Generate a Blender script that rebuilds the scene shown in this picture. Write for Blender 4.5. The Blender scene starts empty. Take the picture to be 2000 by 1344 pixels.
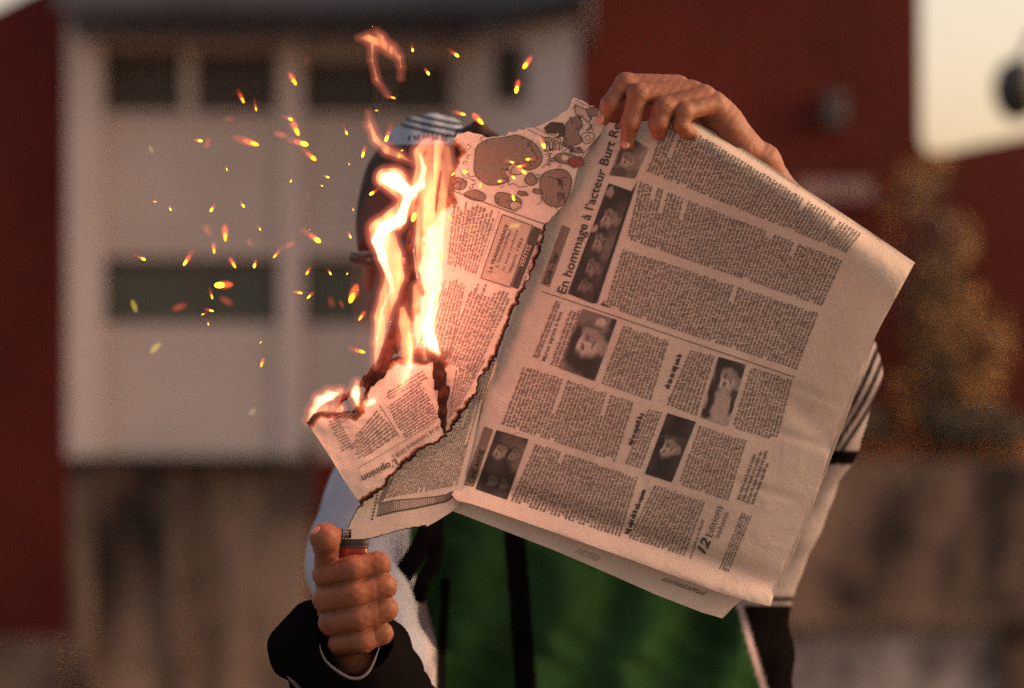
import bpy, math, random
import numpy as np
from mathutils import Vector, geometry
R = math.radians
rnd = random.Random(7)
sc = bpy.context.scene
col = sc.collection

# ------------------------------------------------------------ camera, sky, sun, exposure
FPX = 5000.0                      # focal length in photograph pixels (90 mm on 36 mm, 2000 px)
Y0 = 2.17                         # distance of the newspaper, where the lens is focused
CZ = 1.5
cam = bpy.data.objects.new('camera', bpy.data.cameras.new('camera'))
col.objects.link(cam); sc.camera = cam
cam.location = (0, 0, CZ); cam.rotation_euler = (R(90), 0, 0)
cam.data.sensor_width = 36; cam.data.lens = 90
cam.data.clip_start = 0.05; cam.data.clip_end = 2000
cam.data.dof.use_dof = True; cam.data.dof.focus_distance = Y0; cam.data.dof.aperture_fstop = 3.5

world = bpy.data.worlds.new('World'); sc.world = world; world.use_nodes = True
wn = world.node_tree.nodes; wl = world.node_tree.links
for n in list(wn): wn.remove(n)
wout = wn.new('ShaderNodeOutputWorld'); bg = wn.new('ShaderNodeBackground')
SUN_EL, SUN_ROT = 22.0, 90.0
sky = wn.new('ShaderNodeTexSky'); sky.sky_type = 'NISHITA'; sky.sun_disc = False
sky.sun_elevation = R(SUN_EL); sky.sun_rotation = R(SUN_ROT)
sky.air_density = 1.0; sky.dust_density = 4.0; sky.ozone_density = 0.6
tint = wn.new('ShaderNodeMix'); tint.data_type = 'RGBA'; tint.blend_type = 'MULTIPLY'
tint.inputs[0].default_value = 1.0; tint.inputs[7].default_value = (1.12, 0.81, 0.62, 1)
wl.new(sky.outputs[0], tint.inputs[6]); wl.new(tint.outputs[2], bg.inputs[0])
bg.inputs[1].default_value = 0.15
wl.new(bg.outputs[0], wout.inputs[0])

sun = bpy.data.objects.new('sun', bpy.data.lights.new('sun', 'SUN')); col.objects.link(sun)
sun.data.energy = 0.5; sun.data.angle = R(60); sun.data.color = (1.0, 0.80, 0.68)
sd = Vector((math.sin(R(SUN_ROT)) * math.cos(R(SUN_EL)), math.cos(R(SUN_ROT)) * math.cos(R(SUN_EL)), math.sin(R(SUN_EL))))
sun.rotation_euler = sd.to_track_quat('Z', 'Y').to_euler()

sc.view_settings.view_transform = 'Standard'; sc.view_settings.look = 'None'
sc.view_settings.exposure = 1.18; sc.view_settings.gamma = 1.0
sc.cycles.use_denoising = False
sc.cycles.transparent_max_bounces = 48
sc.cycles.max_bounces = 6; sc.cycles.volume_bounces = 0
sc.cycles.sample_clamp_indirect = 4.0

# ------------------------------------------------------------ helpers
def P(px, py, Y): return ((px - 1000) / FPX * Y, Y, CZ + (672 - py) / FPX * Y)
def PD(px, py, d): return P(px, py, Y0 + d / 2300.0)
def PDa(a):
    a = np.asarray(a, float); Y = Y0 + a[:, 2] / 2300.0
    return np.stack([(a[:, 0] - 1000) / FPX * Y, Y, CZ + (672 - a[:, 1]) / FPX * Y], 1)

def tag(o, label=None, cat=None, group=None, kind=None):
    if label: o['label'] = label
    if cat: o['category'] = cat
    if group: o['group'] = group
    if kind: o['kind'] = kind
    return o
def empty(name, loc=(0, 0, 0)):
    o = bpy.data.objects.new(name, None); col.objects.link(o); o.location = loc
    o.empty_display_size = 0.05
    return o
def mesh(name, verts, faces, mats, parent=None, smooth=False, mi=None):
    me = bpy.data.meshes.new(name)
    verts = np.asarray(verts, float)
    if parent is not None:
        verts = verts - np.array(root_loc(parent))
    me.from_pydata(verts.tolist(), [], [list(map(int, f)) for f in faces]) if not isinstance(faces, np.ndarray) else quick(me, verts, faces)
    for m in (mats if isinstance(mats, (list, tuple)) else [mats]): me.materials.append(m)
    if mi is not None: me.polygons.foreach_set('material_index', np.asarray(mi, np.int32))
    if smooth: me.polygons.foreach_set('use_smooth', np.ones(len(me.polygons), bool))
    me.update()
    o = bpy.data.objects.new(name, me); col.objects.link(o)
    if parent is not None: o.parent = parent
    return o
def quick(me, verts, faces):
    n, k = faces.shape
    me.vertices.add(len(verts)); me.vertices.foreach_set('co', verts.astype(np.float32).ravel())
    me.loops.add(n * k); me.loops.foreach_set('vertex_index', faces.astype(np.int32).ravel())
    me.polygons.add(n); me.polygons.foreach_set('loop_start', np.arange(0, n * k, k, dtype=np.int32))
    me.update(calc_edges=True)
def root_loc(o):
    v = Vector((0, 0, 0))
    while o is not None: v += Vector(o.location); o = o.parent
    return v
def vcol(o, cols, name='Col'):
    a = o.data.color_attributes.new(name, 'FLOAT_COLOR', 'POINT')
    c = np.ones((len(o.data.vertices), 4), np.float32); cols = np.asarray(cols)
    if cols.ndim == 1: c[:, :3] = cols[:, None]
    else: c[:, :3] = cols
    a.data.foreach_set('color', c.ravel())
def vfloat(o, vals, name):
    a = o.data.attributes.new(name, 'FLOAT', 'POINT'); a.data.foreach_set('value', np.asarray(vals, np.float32))

def mat(name, color=(.5, .5, .5), rough=.8, var=.0, vscale=8., bump=.0, bscale=60., metal=0., attr=None, emit=None, estr=0., spec=None, sheen=0, col2=None, coords='Object', sss=0, trans=0, detail=6, bdist=.002, stretch=None):
    m = bpy.data.materials.new(name); m.use_nodes = True
    nt = m.node_tree; b = nt.nodes['Principled BSDF']
    b.inputs['Base Color'].default_value = (*color, 1); b.inputs['Roughness'].default_value = rough
    b.inputs['Metallic'].default_value = metal
    if spec is not None: b.inputs['Specular IOR Level'].default_value = spec
    if sheen: b.inputs['Sheen Weight'].default_value = sheen
    if sss:
        b.inputs['Subsurface Weight'].default_value = sss; b.inputs['Subsurface Radius'].default_value = (1, .35, .2); b.inputs['Subsurface Scale'].default_value = .004
    if trans: b.inputs['Transmission Weight'].default_value = trans
    tc = nt.nodes.new('ShaderNodeTexCoord')
    src = None
    if attr:
        at = nt.nodes.new('ShaderNodeAttribute'); at.attribute_name = attr; src = at.outputs['Color']
    if var or col2:
        nz = nt.nodes.new('ShaderNodeTexNoise'); nz.inputs['Scale'].default_value = vscale; nz.inputs['Detail'].default_value = detail
        nz.inputs['Roughness'].default_value = .65
        if stretch:
            mp = nt.nodes.new('ShaderNodeMapping'); mp.inputs['Scale'].default_value = stretch; nt.links.new(tc.outputs[coords], mp.inputs[0]); nt.links.new(mp.outputs[0], nz.inputs['Vector'])
        else: nt.links.new(tc.outputs[coords], nz.inputs['Vector'])
        rp = nt.nodes.new('ShaderNodeMapRange'); rp.inputs[1].default_value = .3; rp.inputs[2].default_value = .7
        nt.links.new(nz.outputs[0], rp.inputs[0])
        mx = nt.nodes.new('ShaderNodeMix'); mx.data_type = 'RGBA'
        if col2:
            mx.inputs[6].default_value = (*color, 1); mx.inputs[7].default_value = (*col2, 1); rp.inputs[1].default_value = .41; rp.inputs[2].default_value = .60
            nt.links.new(rp.outputs[0], mx.inputs[0])
        else:
            mx.blend_type = 'MULTIPLY'; mx.inputs[0].default_value = 1
            rp.inputs[3].default_value = 1 - var; rp.inputs[4].default_value = 1 + var * .5
            if src is not None: nt.links.new(src, mx.inputs[6])
            else: mx.inputs[6].default_value = (*color, 1)
            nt.links.new(rp.outputs[0], mx.inputs[7])
        src = mx.outputs[2]
    if src is not None: nt.links.new(src, b.inputs['Base Color'])
    if bump:
        nb = nt.nodes.new('ShaderNodeTexNoise'); nb.inputs['Scale'].default_value = bscale; nb.inputs['Detail'].default_value = 5
        nt.links.new(tc.outputs[coords], nb.inputs['Vector'])
        bm = nt.nodes.new('ShaderNodeBump'); bm.inputs['Strength'].default_value = bump; bm.inputs['Distance'].default_value = bdist
        nt.links.new(nb.outputs[0], bm.inputs['Height']); nt.links.new(bm.outputs[0], b.inputs['Normal'])
    if emit:
        b.inputs['Emission Color'].default_value = (*emit, 1); b.inputs['Emission Strength'].default_value = estr
    return m

class MB:
    def __init__(s): s.v = []; s.f = []; s.mi = []
    def add(s, vs, fs, mi=0):
        n = len(s.v); s.v += [tuple(v) for v in vs]; s.f += [[i + n for i in f] for f in fs]; s.mi += [mi] * len(fs)
    def box(s, a, b, mi=0):
        x0, y0, z0 = a; x1, y1, z1 = b
        s.add([(x0,y0,z0),(x1,y0,z0),(x1,y1,z0),(x0,y1,z0),(x0,y0,z1),(x1,y0,z1),(x1,y1,z1),(x0,y1,z1)],
              [(0,3,2,1),(4,5,6,7),(0,1,5,4),(1,2,6,5),(2,3,7,6),(3,0,4,7)], mi)
    def prism(s, pts, d, mi=0):            # pts 3-D polygon, d thickness vector
        n = len(pts); d = Vector(d)
        a = [Vector(p) for p in pts]; b = [p + d for p in a]
        s.add(a + b, [list(range(n))[::-1], list(range(n, 2 * n))] + [(i, (i + 1) % n, n + (i + 1) % n, n + i) for i in range(n)], mi)
    def tube(s, pts, rad, seg=10, mi=0, flat=1.0, up=(0, 1, 0)):
        pts = [Vector(p) for p in pts]; n = len(pts)
        if not hasattr(rad, '__len__'): rad = [rad] * n
        rings = []
        for i, p in enumerate(pts):
            t = (pts[min(i + 1, n - 1)] - pts[max(i - 1, 0)]).normalized()
            u = Vector(up); a = t.cross(u)
            if a.length < 1e-4: a = t.cross(Vector((1, 0, 0)))
            a.normalize(); b = a.cross(t).normalized()
            rings.append([p + a * rad[i] * math.cos(2 * math.pi * k / seg) + b * rad[i] * flat * math.sin(2 * math.pi * k / seg) for k in range(seg)])
        vs = [v for r in rings for v in r]
        fs = [(i * seg + k, i * seg + (k + 1) % seg, (i + 1) * seg + (k + 1) % seg, (i + 1) * seg + k) for i in range(n - 1) for k in range(seg)]
        fs += [list(range(seg))[::-1], [(n - 1) * seg + k for k in range(seg)]]
        s.add(vs, fs, mi)
    def ell(s, c, r, rot=None, su=12, sv=8, mi=0):
        vs = []; fs = []
        for j in range(sv + 1):
            th = math.pi * j / sv
            for i in range(su):
                ph = 2 * math.pi * i / su
                v = Vector((r[0] * math.sin(th) * math.cos(ph), r[1] * math.sin(th) * math.sin(ph), r[2] * math.cos(th)))
                if rot is not None: v = rot @ v
                vs.append(v + Vector(c))
        for j in range(sv):
            for i in range(su):
                fs.append((j * su + i, (j + 1) * su + i, (j + 1) * su + (i + 1) % su, j * su + (i + 1) % su))
        s.add(vs, fs, mi)
    def build(s, name, mats, parent=None, smooth=False, bevel=0):
        o = mesh(name, s.v, s.f, mats, parent, smooth, s.mi)
        if bevel:
            b = o.modifiers.new('bevel', 'BEVEL'); b.width = bevel; b.segments = 2; b.limit_method = 'ANGLE'
        return o

# --- signed distance fields meshed with surface nets (coordinates: photo pixels across/down, depth in the same unit)
def nets(f, lo, hi, h):
    lo = np.array(lo, float); hi = np.array(hi, float)
    n = np.ceil((hi - lo) / h).astype(int) + 1
    ax = [lo[i] + h * np.arange(n[i]) for i in range(3)]
    X, Yy, Z = np.meshgrid(*ax, indexing='ij', sparse=True)
    V = f(X, Yy, Z) + np.zeros(n)
    S = V < 0
    cs = np.zeros([m - 1 for m in n], int)
    for a in (0, 1):
        for b in (0, 1):
            for c in (0, 1): cs += S[a:n[0]-1+a, b:n[1]-1+b, c:n[2]-1+c]
    act = np.argwhere((cs > 0) & (cs < 8))
    idx = -np.ones(cs.shape, int); idx[tuple(act.T)] = np.arange(len(act))
    acc = np.zeros((len(act), 3)); cnt = np.zeros(len(act))
    corners = [(a, b, c) for a in (0, 1) for b in (0, 1) for c in (0, 1)]
    for p in corners:
        for k in range(3):
            if p[k] == 1: continue
            q = list(p); q[k] = 1
            v0 = V[tuple((act + p).T)]; v1 = V[tuple((act + q).T)]
            m = (v0 < 0) != (v1 < 0)
            t = np.zeros(len(act)); t[m] = v0[m] / (v0[m] - v1[m])
            pt = np.tile(np.array(p, float), (len(act), 1)); pt[:, k] = t
            acc[m] += pt[m]; cnt[m] += 1
    verts = lo + (act + acc / cnt[:, None]) * h
    faces = []
    for k in range(3):
        a, b = [(1, 2), (2, 0), (0, 1)][k]
        sl0 = [slice(None)] * 3; sl1 = [slice(None)] * 3
        sl0[k] = slice(0, -1); sl1[k] = slice(1, None)
        ch = S[tuple(sl0)] != S[tuple(sl1)]
        e = np.argwhere(ch)
        ok = (e[:, a] > 0) & (e[:, b] > 0) & (e[:, a] < n[a] - 1) & (e[:, b] < n[b] - 1)
        e = e[ok]; s0 = S[tuple(sl0)][tuple(e.T)]
        da = np.zeros(3, int); da[a] = 1; db = np.zeros(3, int); db[b] = 1
        q = np.stack([idx[tuple((e - da - db).T)], idx[tuple((e - db).T)], idx[tuple(e.T)], idx[tuple((e - da).T)]], 1)
        q[~s0] = q[~s0][:, ::-1]
        faces.append(q)
    # pixel-down axis and depth axis flip handedness once
    return verts, np.concatenate(faces)
def smin(a, b, k):
    h = np.clip(.5 + .5 * (b - a) / k, 0, 1)
    return b * (1 - h) + a * h - k * h * (1 - h)
def cap(X, Y, Z, p, q, r0, r1, fz=1.0):
    p = np.array(p, float); q = np.array(q, float); d = q - p; L = max((d ** 2).sum(), 1e-6)
    t = np.clip(((X - p[0]) * d[0] + (Y - p[1]) * d[1] + (Z - p[2]) * d[2]) / L, 0, 1)
    return np.sqrt((X - p[0] - t * d[0]) ** 2 + (Y - p[1] - t * d[1]) ** 2 + ((Z - p[2] - t * d[2]) * fz) ** 2) - (r0 + (r1 - r0) * t)
def ellip(X, Y, Z, c, r):
    k = np.sqrt(((X - c[0]) / r[0]) ** 2 + ((Y - c[1]) / r[1]) ** 2 + ((Z - c[2]) / r[2]) ** 2)
    return (k - 1) * min(r)
def chain(X, Y, Z, pts, k=4, fz=1.0):
    d = None
    for a, b in zip(pts[:-1], pts[1:]):
        c = cap(X, Y, Z, a[:3], b[:3], a[3], b[3], fz)
        d = c if d is None else smin(d, c, k)
    return d
def sdf_obj(name, f, lo, hi, h, mats, parent=None, smooth=True):
    v, q = nets(f, lo, hi, h)
    o = mesh(name, PDa(v), q, mats, parent, smooth)
    return o, v
def fnoise(x, y, seed=0):
    r = np.random.RandomState(seed); s = 0
    for k in range(5):
        a, b, c = r.uniform(-1, 1), r.uniform(-1, 1), r.uniform(0, 6.28)
        fr = 1.5 ** k
        s = s + np.sin((x * a + y * b) * fr + c + 1.3 * np.sin((x * b - y * a) * fr * .7 + c * 2)) / fr
    return s / 2.2

# ------------------------------------------------------------ materials
M_red = mat('dark_red_render', (.085, .014, .010), .85, var=.4, vscale=.5, bump=.4, bscale=8, bdist=.02, spec=.2)
M_red2 = mat('brick_red_render', (.15, .022, .015), .85, var=.4, vscale=.5, bump=.4, bscale=8, bdist=.02, spec=.2)
M_pale = mat('pale_render', (.56, .45, .40), .9, var=.22, vscale=.45, bump=.3, bscale=6, bdist=.02)
M_pil = mat('pale_pilaster', (.62, .50, .45), .9, var=.15, vscale=.5)
M_roof = mat('slate_roof', (.07, .075, .09), .7, var=.3, vscale=1)
M_louvre = mat('dark_louvre', (.036, .026, .019), .8)
M_glass = mat('window_glass', (.075, .08, .058), .35, var=.3, vscale=1)
M_frame = mat('window_frame', (.10, .08, .065), .7)
M_stone = mat('stained_stone', (.02, .012, .008), .95, col2=(.25, .165, .12), stretch=(1.3, 1, .45), vscale=.9, bump=.6, bscale=5, detail=7, bdist=.05)
M_stone2 = mat('mossy_stone', (.02, .012, .009), .95, col2=(.17, .11, .08), stretch=(1.2, 1, .6), vscale=1.0, bump=.6, bscale=5, bdist=.05)
M_lime = mat('limewashed_stone', (.06, .05, .045), .95, col2=(.36, .31, .30), vscale=.9)
M_dark = mat('dark_metal', (.012, .011, .011), .5)
M_grey = mat('grey_metal', (.035, .03, .03), .5)
M_signp = mat('sign_panel', (.22, .13, .12), .7, var=.2, vscale=3)
M_signl = mat('sign_letter', (.42, .30, .27), .7)
M_leafy = mat('autumn_leaf', (.17, .082, .010), .8, col2=(.022, .014, .005), vscale=1.6)
M_leafo = mat('orange_leaf', (.22, .075, .018), .8, col2=(.10, .035, .012), vscale=1.3)
M_bark = mat('bark', (.05, .033, .022), .9)
M_ground = mat('dusty_ground', (.14, .10, .08), .95, var=.4, vscale=.3)
M_pave = mat('pavement_stone', (.2, .17, .15), .9, var=.3, vscale=2)

M_skin = mat('skin', (.185, .066, .033), .58, spec=.3, var=.3, vscale=60, bump=.35, bscale=230, sss=.14, bdist=.001)
M_nail = mat('nail', (.34, .14, .10), .22)
M_green = mat('green_fabric', (.018, .085, .018), .8, var=.3, vscale=25, bump=.5, bscale=30, sheen=.2, bdist=.006, attr=None)
M_cloth = mat('tracksuit_fabric', (.5, .5, .5), .8, var=.22, vscale=22, bump=.5, bscale=28, attr='Col', bdist=.006, spec=0.0)
M_white = mat('white_piping', (.085, .07, .068), .7)
M_black = mat('black_fabric', (.0045, .004, .004), .9, bump=.8, bscale=35, bdist=.005, spec=0.0)
M_beanie = mat('knit_cap', (.5, .5, .5), .95, attr='Col', bump=.6, bscale=220, bdist=.002)
M_pants = mat('dark_trousers', (.012, .012, .013), .85)
M_plastic = mat('red_plastic', (.38, .018, .010), .12, trans=.75, spec=.6)
M_steel = mat('steel', (.35, .34, .33), .28, metal=1.)
M_lens = mat('dark_lens', (.004, .004, .004), .12)

def paper_mat():
    m = bpy.data.materials.new('newsprint'); m.use_nodes = True; nt = m.node_tree; N = nt.nodes; L = nt.links
    b = N['Principled BSDF']; out = N['Material Output']
    b.inputs['Roughness'].default_value = .85; b.inputs['Specular IOR Level'].default_value = .25
    tc = N.new('ShaderNodeTexCoord')
    n1 = N.new('ShaderNodeTexNoise'); n1.inputs['Scale'].default_value = 9; n1.inputs['Detail'].default_value = 8
    L.new(tc.outputs['Object'], n1.inputs['Vector'])
    r1 = N.new('ShaderNodeMapRange'); r1.inputs[1].default_value = .3; r1.inputs[2].default_value = .7; r1.inputs[3].default_value = .86; r1.inputs[4].default_value = 1.08
    L.new(n1.outputs[0], r1.inputs[0])
    n2 = N.new('ShaderNodeTexNoise'); n2.inputs['Scale'].default_value = 900; n2.inputs['Detail'].default_value = 3
    L.new(tc.outputs['Object'], n2.inputs['Vector'])
    r2 = N.new('ShaderNodeMapRange'); r2.inputs[1].default_value = .3; r2.inputs[2].default_value = .7; r2.inputs[3].default_value = .84; r2.inputs[4].default_value = 1.12
    L.new(n2.outputs[0], r2.inputs[0])
    mm = N.new('ShaderNodeMath'); mm.operation = 'MULTIPLY'; L.new(r1.outputs[0], mm.inputs[0]); L.new(r2.outputs[0], mm.inputs[1])
    mx = N.new('ShaderNodeMix'); mx.data_type = 'RGBA'; mx.blend_type = 'MULTIPLY'; mx.inputs[0].default_value = 1
    mx.inputs[6].default_value = (.48, .40, .345, 1); L.new(mm.outputs[0], mx.inputs[7])
    at = N.new('ShaderNodeAttribute'); at.attribute_name = 'char'
    n3 = N.new('ShaderNodeTexNoise'); n3.inputs['Scale'].default_value = 160; n3.inputs['Detail'].default_value = 6
    L.new(tc.outputs['Object'], n3.inputs['Vector'])
    ad = N.new('ShaderNodeMath'); ad.operation = 'MULTIPLY_ADD'; L.new(n3.outputs[0], ad.inputs[0]); ad.inputs[1].default_value = .8; L.new(at.outputs['Fac'], ad.inputs[2])
    cr = N.new('ShaderNodeValToRGB'); cr.color_ramp.elements[0].position = .55; cr.color_ramp.elements[0].color = (1, 1, 1, 1)
    cr.color_ramp.elements[1].position = 1.0; cr.color_ramp.elements[1].color = (.012, .007, .005, 1)
    e = cr.color_ramp.elements.new(.74); e.color = (.38, .17, .085, 1)
    L.new(ad.outputs[0], cr.inputs[0])
    m2 = N.new('ShaderNodeMix'); m2.data_type = 'RGBA'; m2.blend_type = 'MULTIPLY'; m2.inputs[0].default_value = 1
    L.new(mx.outputs[2], m2.inputs[6]); L.new(cr.outputs[0], m2.inputs[7]); L.new(m2.outputs[2], b.inputs['Base Color'])
    nb = N.new('ShaderNodeTexNoise'); nb.inputs['Scale'].default_value = 22; nb.inputs['Detail'].default_value = 4; nb.inputs['Distortion'].default_value = .6
    L.new(tc.outputs['Object'], nb.inputs['Vector'])
    bp = N.new('ShaderNodeBump'); bp.inputs['Strength'].default_value = .8; bp.inputs['Distance'].default_value = .004
    L.new(nb.outputs[0], bp.inputs['Height']); L.new(bp.outputs[0], b.inputs['Normal'])
    tr = N.new('ShaderNodeBsdfTranslucent'); L.new(m2.outputs[2], tr.inputs[0])
    ms = N.new('ShaderNodeMixShader'); ms.inputs[0].default_value = .22
    L.new(b.outputs[0], ms.inputs[1]); L.new(tr.outputs[0], ms.inputs[2]); L.new(ms.outputs[0], out.inputs[0])
    return m
M_paper = paper_mat()
M_ink = mat('black_ink', (.028, .022, .019), .8)
M_inkt = mat('text_ink', (.105, .078, .064), .85, var=.5, vscale=700)
M_inkg = mat('grey_ink', (.13, .095, .078), .85, var=.3, vscale=500)
M_inkl = mat('light_ink', (.27, .215, .18), .85, var=.2, vscale=300)
M_redglow = mat('red_glow_ink', (.13, .03, .025), .8)  # red glow on the cartoon page, put into the print colour
M_photo = mat('halftone', (.5, .5, .5), .85, attr='Col', var=.35, vscale=700)
M_char = mat('charred_paper', (.010, .005, .004), .95, col2=(.04, .012, .007), vscale=90, bump=1, bscale=150, bdist=.003, spec=.1)

def vol(name, c, s, streaks=False):
    m = bpy.data.materials.new(name); m.use_nodes = True; nt = m.node_tree
    for n in list(nt.nodes): nt.nodes.remove(n)
    o = nt.nodes.new('ShaderNodeOutputMaterial'); e = nt.nodes.new('ShaderNodeEmission')
    e.inputs[0].default_value = (*c, 1); e.inputs[1].default_value = s
    nt.links.new(e.outputs[0], o.inputs['Volume'])
    if streaks:
        tc = nt.nodes.new('ShaderNodeTexCoord'); mp = nt.nodes.new('ShaderNodeMapping'); mp.inputs['Scale'].default_value = (90, 30, 14)
        nz = nt.nodes.new('ShaderNodeTexNoise'); nz.inputs['Scale'].default_value = 1; nz.inputs['Detail'].default_value = 2; nz.inputs['Distortion'].default_value = .8
        mr = nt.nodes.new('ShaderNodeMapRange'); mr.inputs[1].default_value = .35; mr.inputs[2].default_value = .65; mr.inputs[3].default_value = s * .15; mr.inputs[4].default_value = s * 1.7
        nt.links.new(tc.outputs['Object'], mp.inputs[0]); nt.links.new(mp.outputs[0], nz.inputs['Vector']); nt.links.new(nz.outputs[0], mr.inputs[0]); nt.links.new(mr.outputs[0], e.inputs[1])
    return m
M_fl = vol('flame_gas', (1, .44, .14), 52, True)
M_flcore = vol('flame_hot_gas', (1, .62, .33), 150)
M_flglow = vol('flame_lens_glow', (1, .20, .12), 7)  # lens glow fringe round the flames, imitated by emissive shells
M_flhaze = vol('flame_far_glow', (1, .2, .14), .9)  # broad haze of glow over the page, added as an emissive volume
M_sparkglow = vol('ember_gas', (1, .10, .02), 85)
M_sparkdim = vol('faint_ember_gas', (1, .13, .05), 32)
M_sparkdim2 = vol('cooling_ember_gas', (1, .10, .03), 14)
M_sparkolive = vol('yellow_ember_gas', (.6, .42, .03), 55)
def emi(name, c, s):
    m = bpy.data.materials.new(name); m.use_nodes = True; nt = m.node_tree
    for n in list(nt.nodes): nt.nodes.remove(n)
    o = nt.nodes.new('ShaderNodeOutputMaterial'); e = nt.nodes.new('ShaderNodeEmission')
    e.inputs[0].default_value = (*c, 1); e.inputs[1].default_value = s; nt.links.new(e.outputs[0], o.inputs[0])
    return m
M_spark2 = emi('orange_ember', (1, .34, .02), 1.3)
M_spark = emi('glowing_ember', (1, .58, .03), 1.9)

# ------------------------------------------------------------ setting
B = 25.0   # distance of the buildings
mb = MB(); mb.box((-4, -3, -.3), (4, 4.6, 0))
tag(mb.build('pavement', M_pave), kind='structure')
mb = MB(); mb.add([(-400, -200, -7.2), (400, -200, -7.2), (400, 900, -7.2), (-400, 900, -7.2)], [(0, 1, 2, 3)])
tag(mb.build('ground', M_ground), kind='structure')
mb = MB(); mb.box((-4.001, 4.602, -7.3), (4.001, 4.75, -.02))
tag(mb.build('retaining_wall', M_stone), 'stained retaining wall dropping from the paved terrace behind the person', 'wall', kind='structure')

def X(px, Y=B): return (px - 1000) / FPX * Y
def Z(py, Y=B): return CZ + (672 - py) / FPX * Y
def slab(name, px0, py0, px1, py1, Y, t, m, parent=None, bevel=0):
    b = MB(); b.box((X(px0, Y), Y, Z(py1, Y)), (X(px1, Y), Y + t, Z(py0, Y))); return b.build(name, m, parent, bevel=bevel)

# pale building
pb = empty('pale_building', (X(500), B, -7.2))
tag(pb, 'pale rendered building with two rows of dark windows under a slate roof', 'building')
def wall_with_holes(name, x0, y0, x1, y1, holes, Y, t, m, parent):
    xs = sorted(set([x0, x1] + [h[0] for h in holes] + [h[2] for h in holes])); ys = sorted(set([y0, y1] + [h[1] for h in holes] + [h[3] for h in holes]))
    b = MB()
    for i in range(len(xs) - 1):
        for j in range(len(ys) - 1):
            cx, cy = (xs[i] + xs[i+1]) / 2, (ys[j] + ys[j+1]) / 2
            if any(h[0] < cx < h[2] and h[1] < cy < h[3] for h in holes): continue
            b.box((X(xs[i], Y), Y, Z(ys[j+1], Y)), (X(xs[i+1], Y), Y + t, Z(ys[j], Y)))
    return b.build(name, m, parent)
holes = [(198, 96, 356, 220), (380, 100, 540, 221), (589, 116, 751, 229), (756, 118, 884, 230), (197, 503, 384, 632), (384, 503, 550, 632), (592, 503, 750, 634), (750, 503, 884, 634)]
wall_with_holes('wall', 130, 30, 892, 895, holes, B, .35, M_pale, pb)
b = MB()   # the return wall angles towards us
c0 = (X(892), B); c1 = (X(1128, 23.2), 23.2)
for (za, zb) in ((Z(1000), Z(20)),):
    b.prism([(c0[0], c0[1], za), (c1[0], c1[1], za), (c1[0], c1[1], zb), (c0[0], c0[1], zb)], (-.2, .4, 0))
b.build('return_wall', M_pil, pb)
for (a, c) in ((132, 200), (545, 592)):
    slab('pilaster', a, 60, c, 894, B - .1, .098, M_pil, pb)
slab('window_band', 203, 222, 876, 232, B - .06, .058, M_pil, pb)
for h in holes:
    low = h[1] > 400
    w = MB(); t = .06
    x0, x1, z0, z1 = X(h[0]), X(h[2]), Z(h[3]), Z(h[1])
    for bx in (((x0, z0), (x0 + t, z1)), ((x1 - t, z0), (x1, z1)), ((x0 + t, z0), (x1 - t, z0 + t)), ((x0 + t, z1 - t), (x1 - t, z1))):
        w.box((bx[0][0], B + .12, bx[0][1]), (bx[1][0], B + .2, bx[1][1]))
    wf = w.build('window', M_frame, pb)
    g = MB(); g.box((x0 + t, B + .16, z0 + t), (x1 - t, B + .18, z1 - t)); g.build('pane', M_glass if low else M_louvre, wf)
    if not low:
        s = MB(); n = 7
        for k in range(n):
            zz = z0 + t + (z1 - z0 - 2 * t) * (k + .5) / n
            s.box((x0 + t + .002, B + .08, zz - .025), (x1 - t - .002, B + .12, zz + .02))
        s.build('louvre_slats', M_frame, wf)
w = MB(); w.prism([(X(968, 24.4), 24.28, Z(200, 24.4)), (X(1018, 24.0), 23.95, Z(200, 24)), (X(1018, 24.0), 23.95, Z(92, 24)), (X(968, 24.4), 24.28, Z(92, 24.4))], (-.02, -.06, 0))
w.build('window', M_louvre, pb)
b = MB()
pts = [(X(140, 24.2), 24.2), (X(895, 24.2), 24.2), (X(1150, 22.3), 22.3), (X(1190, 22.3), 27), (X(100, 24.2), 27)]
b.prism([(p[0], p[1], Z(58, 24.2)) for p in pts], (0, 0, .9))
b.build('roof_fascia', M_roof, pb)
b = MB()
b.prism([(X(110, 24), 23.9, Z(20, 24)), (X(900, 24), 23.9, Z(22, 24)), (X(1165, 22), 21.9, Z(-10, 22)), (X(1165, 22), 29, 9), (X(110, 24), 29, 9)], (0, 0, .2))
b.build('roof', M_roof, pb)

# lower stone wall beneath it
st = empty('stone_wall', (X(360), B, -7.2)); tag(st, 'stained brown stone wall beneath the pale building', 'wall')
slab('masonry', 135, 895, 598, 1420, B + .05, .5, M_stone, st)
slab('shadow_ledge', 140, 893, 560, 902, B - .35, .40, M_dark, st)  # dark colour stands in for the shadow line under the overhang
slab('buttress', 137, 940, 178, 1420, B - .2, .248, M_stone, st)
slab('buttress', 330, 920, 362, 1300, B - .1, .148, M_stone2, st)
slab('dark_strip', 588, 860, 612, 1010, B - .15, .2, M_stone2, st, bevel=.05)  # upright strip, darker than the masonry beside it

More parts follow.
